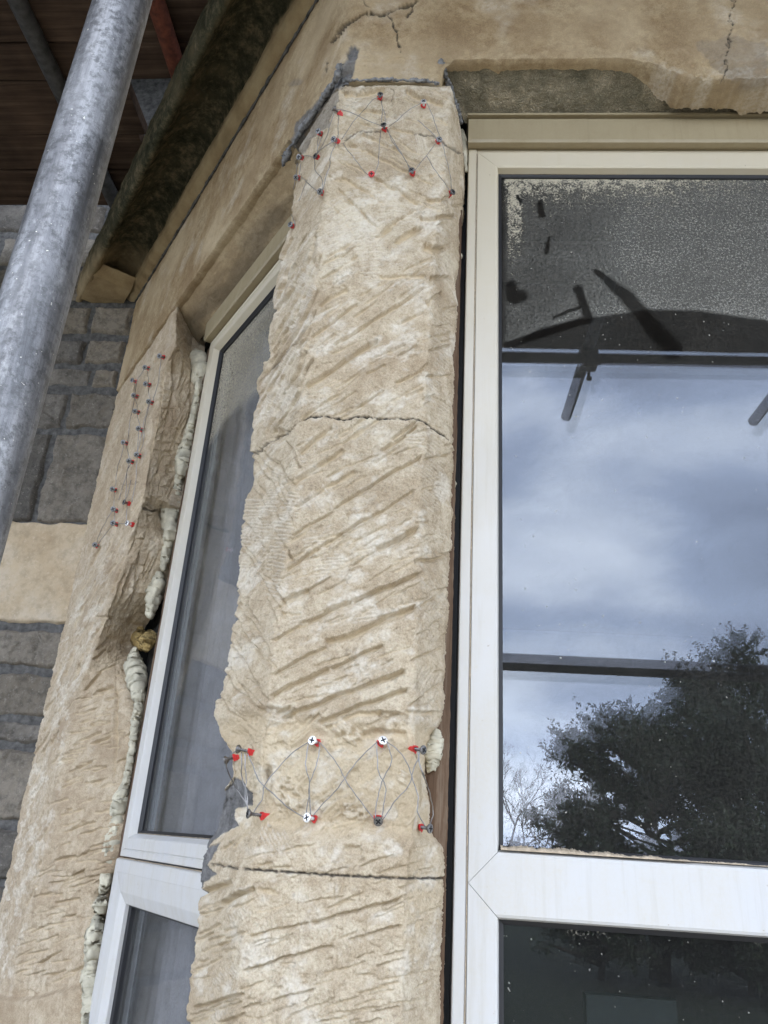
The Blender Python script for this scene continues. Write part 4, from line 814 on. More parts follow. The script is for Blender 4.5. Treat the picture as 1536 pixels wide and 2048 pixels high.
def pane(T, name, u0, u1, z0, z1, n, parent, dust, nu=150, nz_=220, mat='glass'):
    U, W = np.meshgrid(np.linspace(u0, u1, nu), np.linspace(z0, z1, nz_)); P_ = np.zeros(U.shape+(3,))
    for i in range(3): P_[..., i] = (T(0, n, 0)[i]+(T(1, n, 0)[i]-T(0, n, 0)[i])*U)
    P_[..., 2] = ZR(W); t = np.zeros(U.shape+(4,))
    px, py = proj(P_[..., 0], P_[..., 1], P_[..., 2])
    if dust: dust(t, px, py, U, W)
    B = P_.copy(); off = T(0, n-.004, 0)-T(0, n, 0); B += off
    V = np.concatenate([P_.reshape(-1, 3), B.reshape(-1, 3)]); g1 = gridF(nz_, nu); N_ = nu*nz_
    Fc = np.concatenate([g1, g1[:, ::-1]+N_]); o = obj(name, V, Fc, mat, parent, False, tint=np.concatenate([t, t*0]).reshape(-1, 4)); return o
def pane2(T, name, u0, u1, z0, z1, n, tilt, yaw, parent):
    cu, cz = (u0+u1)/2, (z0+z1)/2
    V = [T(u, n+(z-cz)*tilt+(u-cu)*yaw, z) for z in (z0, z1) for u in (u0, u1)]
    return obj(name, V, np.array([[0, 1, 3, 2]]), 'inner_glass', parent, False)
PROF = [(0, -.06), (0, .0008), (.034, .0008), (.0375, -.001), (.0400, -.012), (.0404, -.014)]
GPROF = [(.0400, -.0135), (.0440, -.0150), (.0465, -.0165), (.0465, -.026)]
FT = place('front')
fw = empty('front_window', (.6, 0, ZR(-.75)), 'large white plastic front window with dust caked on its reflecting upper pane', 'window')
XL_, XF0, XF1, ZT, ZHF = .0375, .0555, 1.02, -.0400, 1.2375
# stile narrows the visible ring slightly: ring starts at the outer lip
m = MB(); ring(m, FT, XF0, XF1, ZT, ZHF, PROF, .00035); o = m.build('upper_frame', 'upvc', fw); fixn(o)
m = MB(); bar(m, FT, 'z', -.74, 1.2465, [(XL_, -.06), (XL_, -.001), (XL_+.0015, 0), (XF0-.0035, 0), (XF0-.0025, -.0022), (XF0-.0005, -.0022), (XF0-.0005, -.06)]); o = m.build('outer_lip', 'upvc', fw); fixn(o)
m = MB(); bar(m, FT, 'u', XF0, XF1, [(-.06, ZHF+.0005), (-.0022, ZHF+.0005), (-.0022, 1.2465), (-.06, 1.2465)]); o = m.build('outer_lip', 'upvc', fw); fixn(o)
m = MB(); ring(m, FT, XF0, XF1, -.74, ZT, PROF); o = m.build('lower_frame', 'upvc', fw); fixn(o)
m = MB(); ring(m, FT, XF0, XF1, ZT, ZHF, GPROF); o = m.build('gasket', 'gasket', fw); fixn(o)
m = MB(); ring(m, FT, XF0, XF1, -.74, ZT-.0001, GPROF); o = m.build('gasket', 'gasket', fw); fixn(o)
# dusty top: head cover trim with a rounded nose
m = MB(); bar(m, FT, 'u', XL_-.002, XF1, [(-.03, 1.312), (.012, 1.312), (.017, 1.309), (.019, 1.302), (.019, 1.252), (.017, 1.246), (.004, 1.2465), (.0025, 1.2490), (-.03, 1.249)]); o = m.build('head_trim', 'upvc_trim', fw); fixn(o)
m = MB(); bar(m, FT, 'u', XL_-.004, XF1, [(-.03, 1.3175), (.020, 1.3165), (.020, 1.3215), (-.03, 1.322)]); o = m.build('drip_strip', 'upvc_trim', fw); fixn(o)
m = MB(); rs = np.random.RandomState(5)
def crumbs(T, name, u0, u1, z, n0, n1, hfun, parent, seed, nn=400):
    rs = np.random.RandomState(seed); us = np.linspace(u0, u1, nn); h = np.array([hfun(u) for u in us])*(.55+.45*fbm(us*90, us*3, seed, 4, .8)+.25*rs.rand(nn)); h = np.maximum(h, .0003)
    rows = []
    for f_, g_ in ((n0, 0.), (n0, .55), (n0+(n1-n0)*.3, .9), (n0+(n1-n0)*.65, 1.), (n1, 1.08)):
        q = fbm(us*140, us*0+f_*900, seed+2, 3)
        rows.append([T(us[i], f_+.0006*q[i], z+h[i]*g_*(1+.15*q[i])) for i in range(nn)])
    P_ = np.array(rows); return obj(name, P_.reshape(-1, 3), gridF(5, nn), 'dust', parent)
crumbs(FT, 'dust_ridge', XF0+.042, XF0+.284, ZT+.0410, -.0015, -.0150, lambda u: .0085*max(0, 1-(u-XF0-.042)/.26)**.6*(.55+.45*abs(math.sin(u*60)))+.0012, fw, 3)
crumbs(FT, 'dust_ridge', XF0+.284, XF1-.045, ZT+.0410, -.008, -.0150, lambda u: .0028*(.4+.6*abs(math.sin(u*37))), fw, 7)
crumbs(FT, 'dust_ridge', XF0+.045, XF0+.284, ZHF-.0410, -.013, -.0152, lambda u: -.004*(.3+.7*abs(math.sin(u*50))), fw, 17)
m = MB(); zz_ = np.linspace(-.7, 1.235, 500); qq = fbm(zz_*26, zz_*0+3, 77, 4); m.tube([FT(XF0-.0016+.0007*qq[i], -.0006, z) for i, z in enumerate(zz_)], [.0006+.0010*abs(q) for q in qq], 6); m.build('sealant_line', 'dust', fw, True)
def seg_d(px, py, a, b):
    dx, dy = b[0]-a[0], b[1]-a[1]; t = np.clip(((px-a[0])*dx+(py-a[1])*dy)/(dx*dx+dy*dy), 0, 1); return np.hypot(px-a[0]-t*dx, py-a[1]-t*dy), t
def dust_front(t, px, py, U, W):
    n1 = fbm(U*18, W*18, 101, 4); n2 = fbm(U*60, W*60, 102, 3)
    top = np.exp(-np.clip(py-358, 0, 999)/(52+34*n1))*sstep(1750, 1150, px)*.58*(1+.5*n2)+.22*np.exp(-np.clip(py-358, 0, 999)/50)
    lft = sstep(1009, 1018, px)*sstep(1058, 1034, px+8*n1)*sstep(640, 400, py)*.72
    corner = np.exp(-((px-1060)/70)**2)*np.exp(-np.clip(py-360, 0, 999)/70)*.6
    r = np.maximum(np.maximum(top, lft), corner)
    arc = interp([(1000, 706), (1080, 655), (1180, 634), (1300, 618), (1400, 620), (1536, 640), (1700, 690)], px)
    hz = sstep(arc+5, arc-3, py)
    g = hz*(.24+.24*sstep(1080, 1300, px)+.12*n1*.6)*sstep(1003, 1020, px)+.035*sstep(1700, 500, py)+.07+.03*n1
    g = g+.10*hz*np.exp(-((py-arc)/22)**2)
    clean = np.zeros_like(px)
    for a, b, w0, w1 in [((1192, 542), (1250, 590), 5, 12), ((1250, 590), (1345, 700), 13, 20), ((1157, 578), (1164, 600), 9, 8), ((1164, 600), (1176, 638), 8, 10), ((1176, 640), (1015, 690), 8, 7), ((1160, 615), (1108, 636), 3, 3), ((1022, 570), (1028, 596), 10, 14), ((1092, 505), (1098, 475), 5, 3), ((1080, 408), (1084, 430), 7, 6), ((1036, 392), (1042, 402), 3, 3), ((1028, 596), (1044, 592), 14, 12)]:
        d_, tt_ = seg_d(px+3*n2, py+3*n1, a, b); clean = np.maximum(clean, sstep(1.5, .6, d_/(w0+(w1-w0)*tt_)))
    edge = sstep(1003, 1012, px)
    r = r*(1-clean); g = g*(1-.85*clean)
    t[..., 0] = np.clip(r, 0, 1)*edge; t[..., 1] = np.clip(g, 0, 1)
pane(FT, 'upper_pane', XF0+.0455, XF1-.0455, ZT+.0455, ZHF-.0455, -.0195, fw, dust_front, 420, 620)
def dust_low(t, px, py, U, W): t[..., 1] = .04; t[..., 0] = .30*sstep(1880, 1850, py-.06*(px-1000))*sstep(-.1, .4, fbm(U*20, W*20, 105, 3))
pane(FT, 'lower_pane', XF0+.0455, XF1-.0455, -.69, ZT-.0455, -.0195, fw, dust_low, 120, 120)
pane2(FT, 'inner_pane', XF0+.036, XF1-.036, ZT+.036, ZHF-.036, -.046, -.0065, .008, fw)
pane2(FT, 'inner_pane', XF0+.036, XF1-.036, -.70, ZT-.036, -.046, -.006, .006, fw)
m = MB(); bar(m, FT, 'u', XF0-.03, XF1+.06, [(-.08, -.76), (.06, -.775), (.06, -.80), (-.08, -.80)]); o = m.build('sill', 'upvc', fw); fixn(o)
# canted window
TT = place('canted')
cw = empty('canted_window', tuple(TT(.5, 0, -.75)), 'narrow white plastic window on the canted side with a grey curtain behind', 'window')
UO, UI = .807, .052   # outer edge at the jamb, inner edge hidden behind the mullion
PROFC = [(0, -.06), (0, -.001), (.0015, 0), (.012, 0), (.013, -.002), (.0145, -.002), (.0155, .0006), (.034, .0006), (.037, -.001), (.0440, -.013), (.0450, -.015)]
GPC = [(.0446, -.0145), (.050, -.020), (.052, -.0215), (.052, -.032)]
ZC = -.0565; ZHC = 1.2440
m = MB(); ring(m, TT, UO, UI, ZC, ZHC, PROFC); o = m.build('upper_frame', 'upvc', cw); fixn(o)
m = MB(); ring(m, TT, UO, UI, ZC, ZHC, GPC); o = m.build('gasket', 'gasket', cw); fixn(o)
m = MB(); bar(m, TT, 'u', UI, UO+.006, [(-.03, 1.312), (.012, 1.312), (.017, 1.309), (.019, 1.302), (.019, 1.252), (.016, 1.2465), (-.03, 1.249)]); o = m.build('head_trim', 'upvc_trim', cw); fixn(o)
# opening casement below, standing proud of the frame
CZ1 = ZC-.004
PROFS = [(0, -.05), (0, .002), (.0015, .0055), (.004, .007), (.024, .0085), (.026, .008), (.058, .0045), (.060, .004), (.078, -.0035), (.080, -.005), (.080, -.016)]
m = MB(); ring(m, TT, UO, UI, -.74, CZ1, PROFS); o = m.build('casement_sash', 'upvc', cw); fixn(o)
m = MB(); ring(m, TT, UO, UI, -.74, CZ1, [(.0796, -.012), (.085, -.016), (.087, -.030)]); o = m.build('gasket', 'gasket', cw); fixn(o)
crumbs(TT, 'dust_ridge', UO-.01, UI+.01, CZ1+.0005, .004, -.001, lambda u: .0016, cw, 13)
crumbs(TT, 'dust_ridge', UO-.05, UI+.05, ZC+.0455, -.015, -.021, lambda u: .0015, cw, 19)
def dust_c(t, px, py, U, W):
    n1 = fbm(U*14, W*14, 111, 4)
    arc = interp([(380, 960), (410, 905), (440, 860), (470, 822), (510, 795), (560, 780)], px)
    a = sstep(arc+12, arc-14, py+10*n1); b_ = sstep(575, 400, px+.25*(py-700))
    t[..., 0] = .30*a*b_*sstep(900, 740, py); t[..., 2] = a*(.4+.6*b_); t[..., 1] = np.clip(a*(.42+.45*b_)*sstep(1180, 700, py+0*px)+.20+.06*n1, 0, 1)
pane(TT, 'upper_pane', UI+.05, UO-.050, ZC+.050, ZHC-.050, -.026, cw, dust_c, 160, 320, 'side_glass')
def dust_c2(t, px, py, U, W): t[..., 1] = .16+.05*fbm(U*14, W*14, 112, 3)
pane(TT, 'lower_pane', UI+.084, UO-.084, -.65, CZ1-.084, -.024, cw, dust_c2, 60, 60, 'side_glass')
# curtain behind the canted window
cu = empty('curtain', tuple(TT(.45, -.12, -.75)), 'pale grey hanging curtain behind the canted window glass', 'curtain')
us = np.linspace(.03, 1.0, 260); zz = np.linspace(-.8, 1.3, 40); U, W = np.meshgrid(us, zz)
dep = -.10-.014*np.sin(U*60+1.2*np.sin(U*19))-.006*np.sin(U*147+W*.6); P_ = CC[None, None]+DD*U[..., None]+NN*dep[..., None]; P_[..., 2] = ZR(W)
obj('fabric', P_.reshape(-1, 3), gridF(40, 260), 'curtain', cu)
m = MB(); m.tube([TT(.0, -.10, 1.315), TT(1.0, -.10, 1.315)], .01, 10); m.build('rail', 'upvc', cu, True)
# ------------------------------------------------------------------ timber sub-frames
def batten(name, T, u0, u1, n0, n1, z0, z1, label, seed):
    zs = np.linspace(z0, z1, 420); rs = np.random.RandomState(seed); rows = []
    for (u, n) in ((u0, n0), (u0, n1), (u0*.5+u1*.5, n1), (u1, n1), (u1, n0)):
        q = fbm(zs*70, zs*0+u*300+n*170, seed, 4, .7); q2 = fbm(zs*22, zs*0+n*99, seed+3, 3)
        rows.append([T(u+.0016*q[i], n+.0022*q2[i]+.001*q[i], zs[i]) for i in range(420)])
    P_ = np.array(rows); o = obj(name, P_.reshape(-1, 3), gridF(5, 420), 'timber_frame'); fixn(o); return tag(o, label, 'timber strip')
batten('timber_batten', FT, -.020, .0275, -.06, .002, -.78, 1.235, 'weathered brown timber strip in the gap between the corner mullion and the front window', 3)
batten('timber_batten', TT, UO+.002, UO+.026, -.06, -.004, -.78, 1.235, 'brown timber strip beside the foam at the edge of the canted window', 4)
m = MB(); lbox(m, FT, .008, .0365, -.075, -.058, -.78, 1.32); o = m.build('gap_infill', 'gasket'); tag(o, 'black membrane at the back of the gap left of the front window', 'infill')  # black sheet closing the back of the gap
m = MB(); lbox(m, TT, UO-.005, UO+.25, -.075, -.055, -.78, 1.36); o = m.build('gap_infill', 'mortar'); tag(o, 'dark backing at the back of the gap beside the stone jamb', 'infill')
# ------------------------------------------------------------------ expanding foam
def foam_run(pxpts, rad, T0, N0, seed, label, parentless=True, name='expanding_foam', mat='foam'):
    P_ = []; rr_ = []; rs = np.random.RandomState(seed)
    for (a, ra), (b, rb) in zip(list(zip(pxpts, rad))[:-1], list(zip(pxpts, rad))[1:]):
        n = max(3, int(math.hypot(a[0]-b[0], a[1]-b[1])/2.0))
        for k in range(n):
            t = k/n; q = on_plane((a[0]*(1-t)+b[0]*t+rs.randn()*.8, a[1]*(1-t)+b[1]*t), T0, N0); P_.append(q); rr_.append((ra*(1-t)+rb*t)*1.08*(1+.10*math.sin(len(P_)*.15+seed)+.04*rs.randn()))
    rr_ = np.maximum(np.array(rr_), .002); NR = 22; q_ = np.arange(NR)/NR*6.2832; kk = np.arange(len(P_))[:, None]*.13; ring_ = 1+.36*fbm(kk+2*np.cos(q_)[None, :]+9, kk*.6+2*np.sin(q_)[None, :]+seed*7, 40+seed, 4, .7)+.035*rs.randn(len(P_), NR)
    m_ = MB(); m_.tube(P_, rr_, NR, True, ring_); o = m_.build(name, mat, None, True); return tag(o, label, 'foam')
PF = TT(0, .004, 0)
foam_run([(385, 706), (396, 722), (404, 742), (394, 757), (399, 765)], [.012, .026, .022, .02, .012], PF, NN, 1, 'broad pale foam blob under the left end of the canted window head')
foam_run([(399, 765), (393, 800), (386, 835), (378, 870), (371, 895), (368, 920), (362, 945), (357, 955)], [.010, .009, .008, .011, .017, .019, .013, .008], PF, NN, 2, 'thin foam bead beside the upper part of the canted window')
foam_run([(357, 955), (350, 985), (343, 1010), (338, 1040), (342, 1068), (336, 1085), (331, 1110), (326, 1140)], [.010, .016, .022, .023, .018, .012, .010, .008], PF, NN, 3, 'thick grey foam bulge beside the notch in the stone jamb')
foam_run([(320, 1142), (316, 1165), (308, 1185), (305, 1205), (300, 1235)], [.008, .016, .017, .014, .010], PF, NN, 4, 'crumbling cream foam above the hollow in the jamb')
foam_run([(262, 1242), (268, 1256), (280, 1262), (276, 1278), (288, 1290), (300, 1276), (292, 1300)], [.008, .018, .012, .020, .014, .018, .008], TT(0, -.014, 0), NN, 9, 'yellow aged foam filling the hollow in the jamb', mat='old_foam')
foam_run([(268, 1298), (268, 1330), (274, 1365), (278, 1395), (279, 1405)], [.007, .019, .022, .014, .006], PF, NN, 5, 'smooth leaf shaped foam patch below the hollow in the jamb')
foam_run([(278, 1405), (270, 1450), (264, 1500), (256, 1550), (244, 1590)], [.008, .009, .007, .008, .012], PF, NN, 6, 'narrow foam bead halfway down the canted window')
foam_run([(244, 1590), (236, 1630), (228, 1670), (222, 1705), (219, 1730)], [.014, .016, .015, .017, .010], PF, NN, 7, 'lumpy foam run level with the canted window transom')
foam_run([(216, 1735), (211, 1770), (206, 1785)], [.010, .013, .008], PF, NN, 8, 'short foam piece above the round foam knob')
foam_run([(202, 1798), (203, 1812), (200, 1822)], [.010, .018, .010], TT(0, .012, 0), NN, 10, 'small round foam knob sticking out beside the jamb')
foam_run([(197, 1835), (192, 1870), (187, 1910), (180, 1950), (183, 1975), (180, 2010), (178, 2050)], [.012, .018, .017, .014, .015, .014, .012], PF, NN, 11, 'long foam run at the foot of the stone jamb')
PFf = np.array([0, .006, 0.]); NF = np.array([0, -1., 0])
foam_run([(922, 262), (926, 280), (929, 300), (932, 335), (934, 346)], [.005, .007, .006, .004, .003], PFf, NF, 12, 'small foam lumps at the top corner of the front window')
foam_run([(913, 470), (911, 500), (918, 512), (926, 516)], [.004, .006, .005, .003], PFf, NF, 13, 'foam dribble on the right edge of the mullion near its top')
foam_run([(905, 535), (901, 560), (900, 575)], [.004, .006, .003], PFf, NF, 14, 'pale foam smear below the dribble on the mullion edge')
foam_run([(903, 955), (906, 968), (904, 988)], [.003, .005, .002], PFf, NF, 15, 'tiny foam nib halfway up the right edge of the mullion')
foam_run([(874, 1458), (871, 1480), (866, 1510), (862, 1545)], [.005, .010, .011, .005], np.array([0, -.004, 0.]), NF, 16, 'white foam filling the notch beside the lower right screws')
# ------------------------------------------------------------------ scaffold
def scaf_tube(name, a, b, r, mat, label, group=None, n=40, cat='scaffold tube', hollow=True):
    a, b = np.array(a, float), np.array(b, float); m_ = MB(); k = 60; pts = [a+(b-a)*i/k for i in range(k+1)]
    m_.tube(pts, r, n, False); d_ = (b-a)/np.linalg.norm(b-a)
    m_.tube([a, b], r-.0042, n, False)
    k0 = len(m_.v)
    V = np.array(m_.v); n1 = n*(k+1)
    fs = [(j, (j+1) % n, n1+(j+1) % n, n1+j) for j in range(n)]+[(n*k+j, n1+n+j, n1+n+(j+1) % n, n*k+(j+1) % n) for j in range(n)]
    m_.f += fs; o = m_.build(name, mat, None, True, loc=tuple(a)); fixn(o)
    return tag(o, label, cat, group)
scaf_tube('scaffold_standard', (-.308, -.644, 0.012), (-.308, -.644, 4.2), .02415, 'galvanised', 'upright galvanised scaffold tube standing in front of the rubble wall', n=56, cat='scaffold tube')
m = MB(); m.box((-.383, -.719, .002), (.15, 0, 0), (0, .15, 0), (0, 0, .008)); m.tube([(-.308, -.644, .01), (-.308, -.644, .07)], .019, 20); o = m.build('base_plate', 'old_tube'); tag(o, 'square steel base plate under the upright scaffold tube', 'base plate')
ZD = 1.95; TR = ZR(ZD)-.027
tubes = [(-1.115, 1.06, 'old_tube', 'dark steel tube under the planks farthest left'), (-.755, .50, 'rust_tube', 'rusty brown tube under the planks beside the cornice'), (.600, -.35, 'old_tube', 'tube end reflected left in the front pane'), (1.47, -.35, 'old_tube', 'tube end reflected right in the front pane'), (-.15, -.35, 'old_tube', 'tube behind the photographer under the deck')]
for x, y1, mt, lb in tubes:
    o = scaf_tube('transom_tube', (x, -2.10, TR), (x, y1, TR), .02415, mt, lb, 'transom tubes under the scaffold deck', 24)
scaf_tube('ledger_tube', (-4, -1.55, TR-.049), (4.5, -1.55, TR-.049), .02415, 'old_tube', 'long horizontal scaffold tube at the outer edge of the deck', None, 24)
scaf_tube('guard_rail', (-4, -1.555, ZR(.607)), (4.5, -1.555, ZR(.607)), .030, 'old_tube', 'dark horizontal scaffold rail reflected across the front pane', None, 24)
for x in (-2.4, 3.3):
    scaf_tube('scaffold_standard', (x, -1.605, 0.01), (x, -1.605, 4.2), .02415, 'galvanised', 'upright galvanised scaffold tube of the outer row, %s' % ('far left' if x < 0 else 'far right'), 'outer scaffold uprights', 24)
cp = empty('tube_coupler', (.6, -1.55, TR-.02), 'steel coupler clamping the reflected tube end to the long horizontal tube', 'coupler')
m = MB(); m.box((.565, -1.60, TR-.078), (.07, 0, 0), (0, .07, 0), (0, 0, .085)); o = m.build('clamp_body', 'coupler', cp)
m = MB(); m.tube([(.61, -1.61, TR-.11), (.61, -1.61, TR-.02)], .007, 8); m.tube([(.61, -1.61, TR-.11), (.61, -1.61, TR-.098)], .012, 6); m.build('bolt', 'coupler', cp)
def board(x0, x1, y0, y1, z, seed, label, group='scaffold boards of the deck'):
    rs = random.Random(seed); nX = 60; xs = np.linspace(x0, x1, nX); V = []; th = .038
    for i, x in enumerate(xs):
        w = .0015*math.sin(x*7+seed)+.001*math.sin(x*23+seed); dz = .002*math.sin(x*2+seed)
        for (yy, zz_) in ((y0+w, z+.003), (y0+w+.004, z), (y1+w-.004, z), (y1+w, z+.003), (y1+w, z+th), (y0+w, z+th)): V.append((x, yy, zz_+dz))
    Fc = [(i*6+j, i*6+(j+1) % 6, (i+1)*6+(j+1) % 6, (i+1)*6+j) for i in range(nX-1) for j in range(6)]+[tuple(range(6))[::-1], tuple((nX-1)*6+j for j in range(6))]
    o = obj('scaffold_board', V, Fc, 'deck_wood', None, False); fixn(o); return tag(o, label, 'plank', group)
seams = [.858, .707, .570, .388, .273, .155, -.07, -.295, -.52, -.745, -.97, -1.195, -1.60]
names = ['nearest the house wall', 'second from the house wall', 'third from the house wall', 'fourth from the house wall', 'fifth from the house wall', 'sixth from the house wall', 'seventh from the house wall', 'above the near mullion face', 'over the window front', 'over the photographer', 'second from the outer edge', 'at the outer edge']
for i in range(12):
    y1, y0 = seams[i]-.002, seams[i+1]+.002
    xr = [-.955, -.955, -.935, -.72, -.60, -.46, -.30, 4.4, 4.4, 4.4, 4.4, 4.4][i]
    if i == 2: xr = -.93
    board(-4-.1*(i % 3), xr, y0, y1, ZR(ZD)+.0015*(i % 2), i*3+1, 'dark stained timber scaffold plank '+names[i])
# ------------------------------------------------------------------ screws, plugs and wires
def surf(px, py, Pgrid, PX, PY):
    k = np.argmin((PX-px)**2+(PY-py)**2); return Pgrid.reshape(-1, 3)[k]
def screw(head, plug, nrm, n_out, mat, label, group, Pg, PX, PY, cat='screw', sc=1.):
    sp = surf(plug[0], plug[1], Pg, PX, PY); nrm = np.array(nrm, float)
    hp = on_plane(head, sp+nrm*n_out, nrm); ax = hp-sp; L = np.linalg.norm(ax)
    if L > .03*sc: ax = ax/L*.03*sc; hp = sp+ax; L = .03*sc
    ax /= L; root = empty('wall_screw', tuple(sp), label, cat, group)
    r = .0052*sc; a = np.cross(ax, [0, 0, 1.]); a /= np.linalg.norm(a); b_ = np.cross(ax, a)
    def disc(m_, stations, n=18):
        V = [hp+ax*t+(a*math.cos(2*math.pi*j/n)+b_*math.sin(2*math.pi*j/n))*q for t, q in stations for j in range(n)]
        m_.add(V, [(i*n+j, i*n+(j+1) % n, (i+1)*n+(j+1) % n, (i+1)*n+j) for i in range(len(stations)-1) for j in range(n)]+[tuple(range(n))[::-1], tuple((len(stations)-1)*n+j for j in range(n))])
    m_ = MB(); disc(m_, [(-.0045*sc, .0020*sc), (-.0012*sc, r*.96), (-.0003, r), (.0004*sc, r*.93), (.0006*sc, r*.7)]); o = m_.build('head', mat, root, False); fixn(o)
    m_ = MB()
    for s_ in (0, 1):
        th = rnd.uniform(0, 1.5)*0+phase+s_*math.pi/2; e1 = a*math.cos(th)+b_*math.sin(th); e2 = np.cross(ax, e1)
        m_.box(hp+ax*(.0003*sc)-e1*r*.62-e2*r*.15, e1*r*1.24, e2*r*.3, ax*(.0006*sc+s_*.0001))
    o = m_.build('cross_slot', 'slot', root)
    m_ = MB(); n_t = 9; pts = []; rr_ = []
    for i in range(2*n_t+1):
        t = i/(2*n_t); pts.append(sp+(hp-ax*.004*sc-sp)*t-ax*.004*(1-t)); rr_.append((.0021 if i % 2 else .0014)*sc)
    m_.tube(pts, rr_, 8); o = m_.build('shank', mat, root, False)
    m_ = MB(); st = [(-.006, .0032), (.0012, .0034), (.0030, .0044), (.0038, .0042), (.0038, .0024), (.001, .0022)]; n = 10
    ec = rnd.uniform(-.3, .3)
    V = [sp+(nrm*.6+ax*.4)*t*1.3*sc+(a*math.cos(2*math.pi*j/n)+b_*math.sin(2*math.pi*j/n))*q*sc*(1+(.28 if j % 3 == 0 else -.12)) for t, q in st for j in range(n)]
    m_.add(V, [(i*n+j, i*n+(j+1) % n, (i+1)*n+(j+1) % n, (i+1)*n+j) for i in range(len(st)-1) for j in range(n)]+[tuple((len(st)-1)*n+j for j in range(n))]); o = m_.build('wall_plug', 'plug_red', root, False); fixn(o)
    return hp, sp
rnd = random.Random(3); phase = .3
FN = (0, -1., 0); RN = np.array([.35, -.94, 0])
g1 = 'screws wired together at the top of the mullion'; g2 = 'screws wired together low on the mullion'; g3 = 'screws wired together on the jamb'
HP = {}
D1 = lambda p: Z(1, [p])[0]; D4 = lambda p: Z(4, [p])[0]; D6 = lambda p: Z(6, [p])[0]
for k, hd, pl, nr, out, mt, lb, g in [
    ('a', D1((840, 203)), D1((838, 240)), FN, .012, 'screw_steel', 'grey screw highest on the mullion front, just under the lintel', g1),
    ('b', D1((1143, 252)), D1((1142, 295)), FN, .014, 'screw_glint', 'screw with a painted glint on its head at the top right of the mullion', g1),
    ('c', D1((862, 415)), D1((873, 453)), FN, .013, 'screw_steel', 'grey screw in the middle of the top wire lacing', g1),
    ('d', D1((515, 303)), D1((563, 337)), NN, .014, 'screw_steel', 'sideways screw highest on the left face beside the grey mortar', g1),
    ('e', D1((405, 460)), D1((432, 487)), NN, .012, 'screw_steel', 'dark screw in a chunky red plug beside the dark mortar seam', g1),
    ('f', D1((512, 518)), D1((545, 537)), NN, .012, 'screw_steel', 'dark screw on the left arris below the sideways screw', g1),
    ('g', D1((383, 635)), D1((402, 648)), NN, .010, 'screw_steel', 'dark screw in the middle of the left face below the mortar seam', g1),
    ('h', D1((270, 642)), D1((305, 657)), NN, .012, 'screw_steel', 'thin dark screw at the left edge at the end of the mortar seam', g1),
    ('i', D1((250, 785)), D1((275, 790)), NN, .010, 'screw_steel', 'dark screw at the left edge with a wire running down right', g1),
    ('j', D1((418, 883)), D1((438, 897)), NN, .010, 'screw_steel', 'lowest dark screw on the left arris of the top lacing', g1),
    ('k', D1((778, 760)), D1((778, 775)), FN, .006, 'plug_red', 'red headed plug without a grey screw head, mullion front', g1),
    ('l', D1((1058, 732)), D1((1068, 768)), FN, .012, 'screw_steel', 'grey screw right of the empty red plug', g1),
    ('m', D1((1252, 518)), D1((1245, 542)), FN, .010, 'screw_steel', 'grey screw on the right arris below the painted-glint one', g1),
    ('n', D1((1348, 885)), D1((1325, 907)), RN, .010, 'screw_steel', 'grey screw at the right edge level with the window corner', g1),
    ('o', D1((210, 1112)), D1((232, 1132)), NN, .010, 'screw_steel', 'lone screw low at the left edge above the canted window head', g1),
    ('p', D4((638, 798)), D4((665, 805)), FN, .013, 'screw_glint', 'screw with a painted glint upper left of the lower zigzag wires', g2),
    ('q', D4((1042, 797)), D4((1025, 812)), FN, .013, 'screw_glint', 'screw with a painted glint upper right of the lower zigzag wires', g2),
    ('r', D4((1272, 853)), D4((1225, 845)), RN, .014, 'screw_steel', 'sideways screw beside the white foam notch', g2),
    ('s', D4((143, 912)), D4((177, 888)), NN, .012, 'screw_steel', 'dark screw sticking out of the left edge low on the mullion', g2),
    ('t', D4((215, 848)), D4((262, 862)), NN, .014, 'screw_steel', 'sideways dark screw next to the left-edge one', g2),
    ('u', D4((272, 1215)), D4((338, 1221)), NN, .022, 'screw_steel', 'long threaded screw lying sideways above the grey mortar patch', g2),
    ('v', D4((608, 1238)), D4((642, 1240)), FN, .013, 'screw_glint', 'screw with a painted glint lower left of the lower zigzag wires', g2),
    ('w', D4((1014, 1260)), D4((1013, 1238)), FN, .013, 'screw_steel', 'dark-headed screw lower right of the lower zigzag wires', g2),
    ('x', D4((1310, 1300)), D4((1277, 1290)), RN, .013, 'screw_steel', 'small screw lowest at the right edge of the mullion', g2)]:
    HP[k] = screw(hd, pl, nr, out, mt, lb, g, COLP, COLPX, COLPY, sc=1.08 if g == g1 else 1.12); phase += .6
jl = [((808, 155), 'topmost screw of the jamb, under the lintel corner'), ((672, 262), 'big red plug at the upper left of the jamb'), ((553, 380), 'screw nearest the dark mortar high on the jamb'), ((567, 522), 'second screw down the left row of the jamb'), ((580, 670), 'third screw down the left row of the jamb'), ((612, 830), 'fourth screw down the left row of the jamb'), ((678, 415), 'small screw between the big plug and the dark crossing'), ((708, 580), 'screw where two wires meet in the upper jamb'),
      ((470, 958), 'round faced screw at the left of the jamb middle'), ((525, 1133), 'screw below and right of the round faced one'), ((595, 1073), 'red plug right of the jamb middle'), ((370, 1395), 'red plug at the left edge above the lower wires'), ((378, 1580), 'screw below the left-edge plug of the jamb'), ((485, 1515), 'long red plug lying sideways low on the jamb'), ((375, 1710), 'left screw of the lowest level pair on the jamb'), ((515, 1710), 'painted-glint screw of the lowest level pair on the jamb'), ((205, 1912), 'lowest and leftmost screw of the jamb')]
for i, (p, lb) in enumerate(jl):
    hx, hy = D6(p); screw((hx-(7 if i in (13, 15) else 5), hy-1.5), (hx+3.5, hy+1.5), NN, .018, 'screw_glint' if i == 15 else 'screw_steel', lb, g3, JP, JPX, JPY, sc=1.45); phase += .5
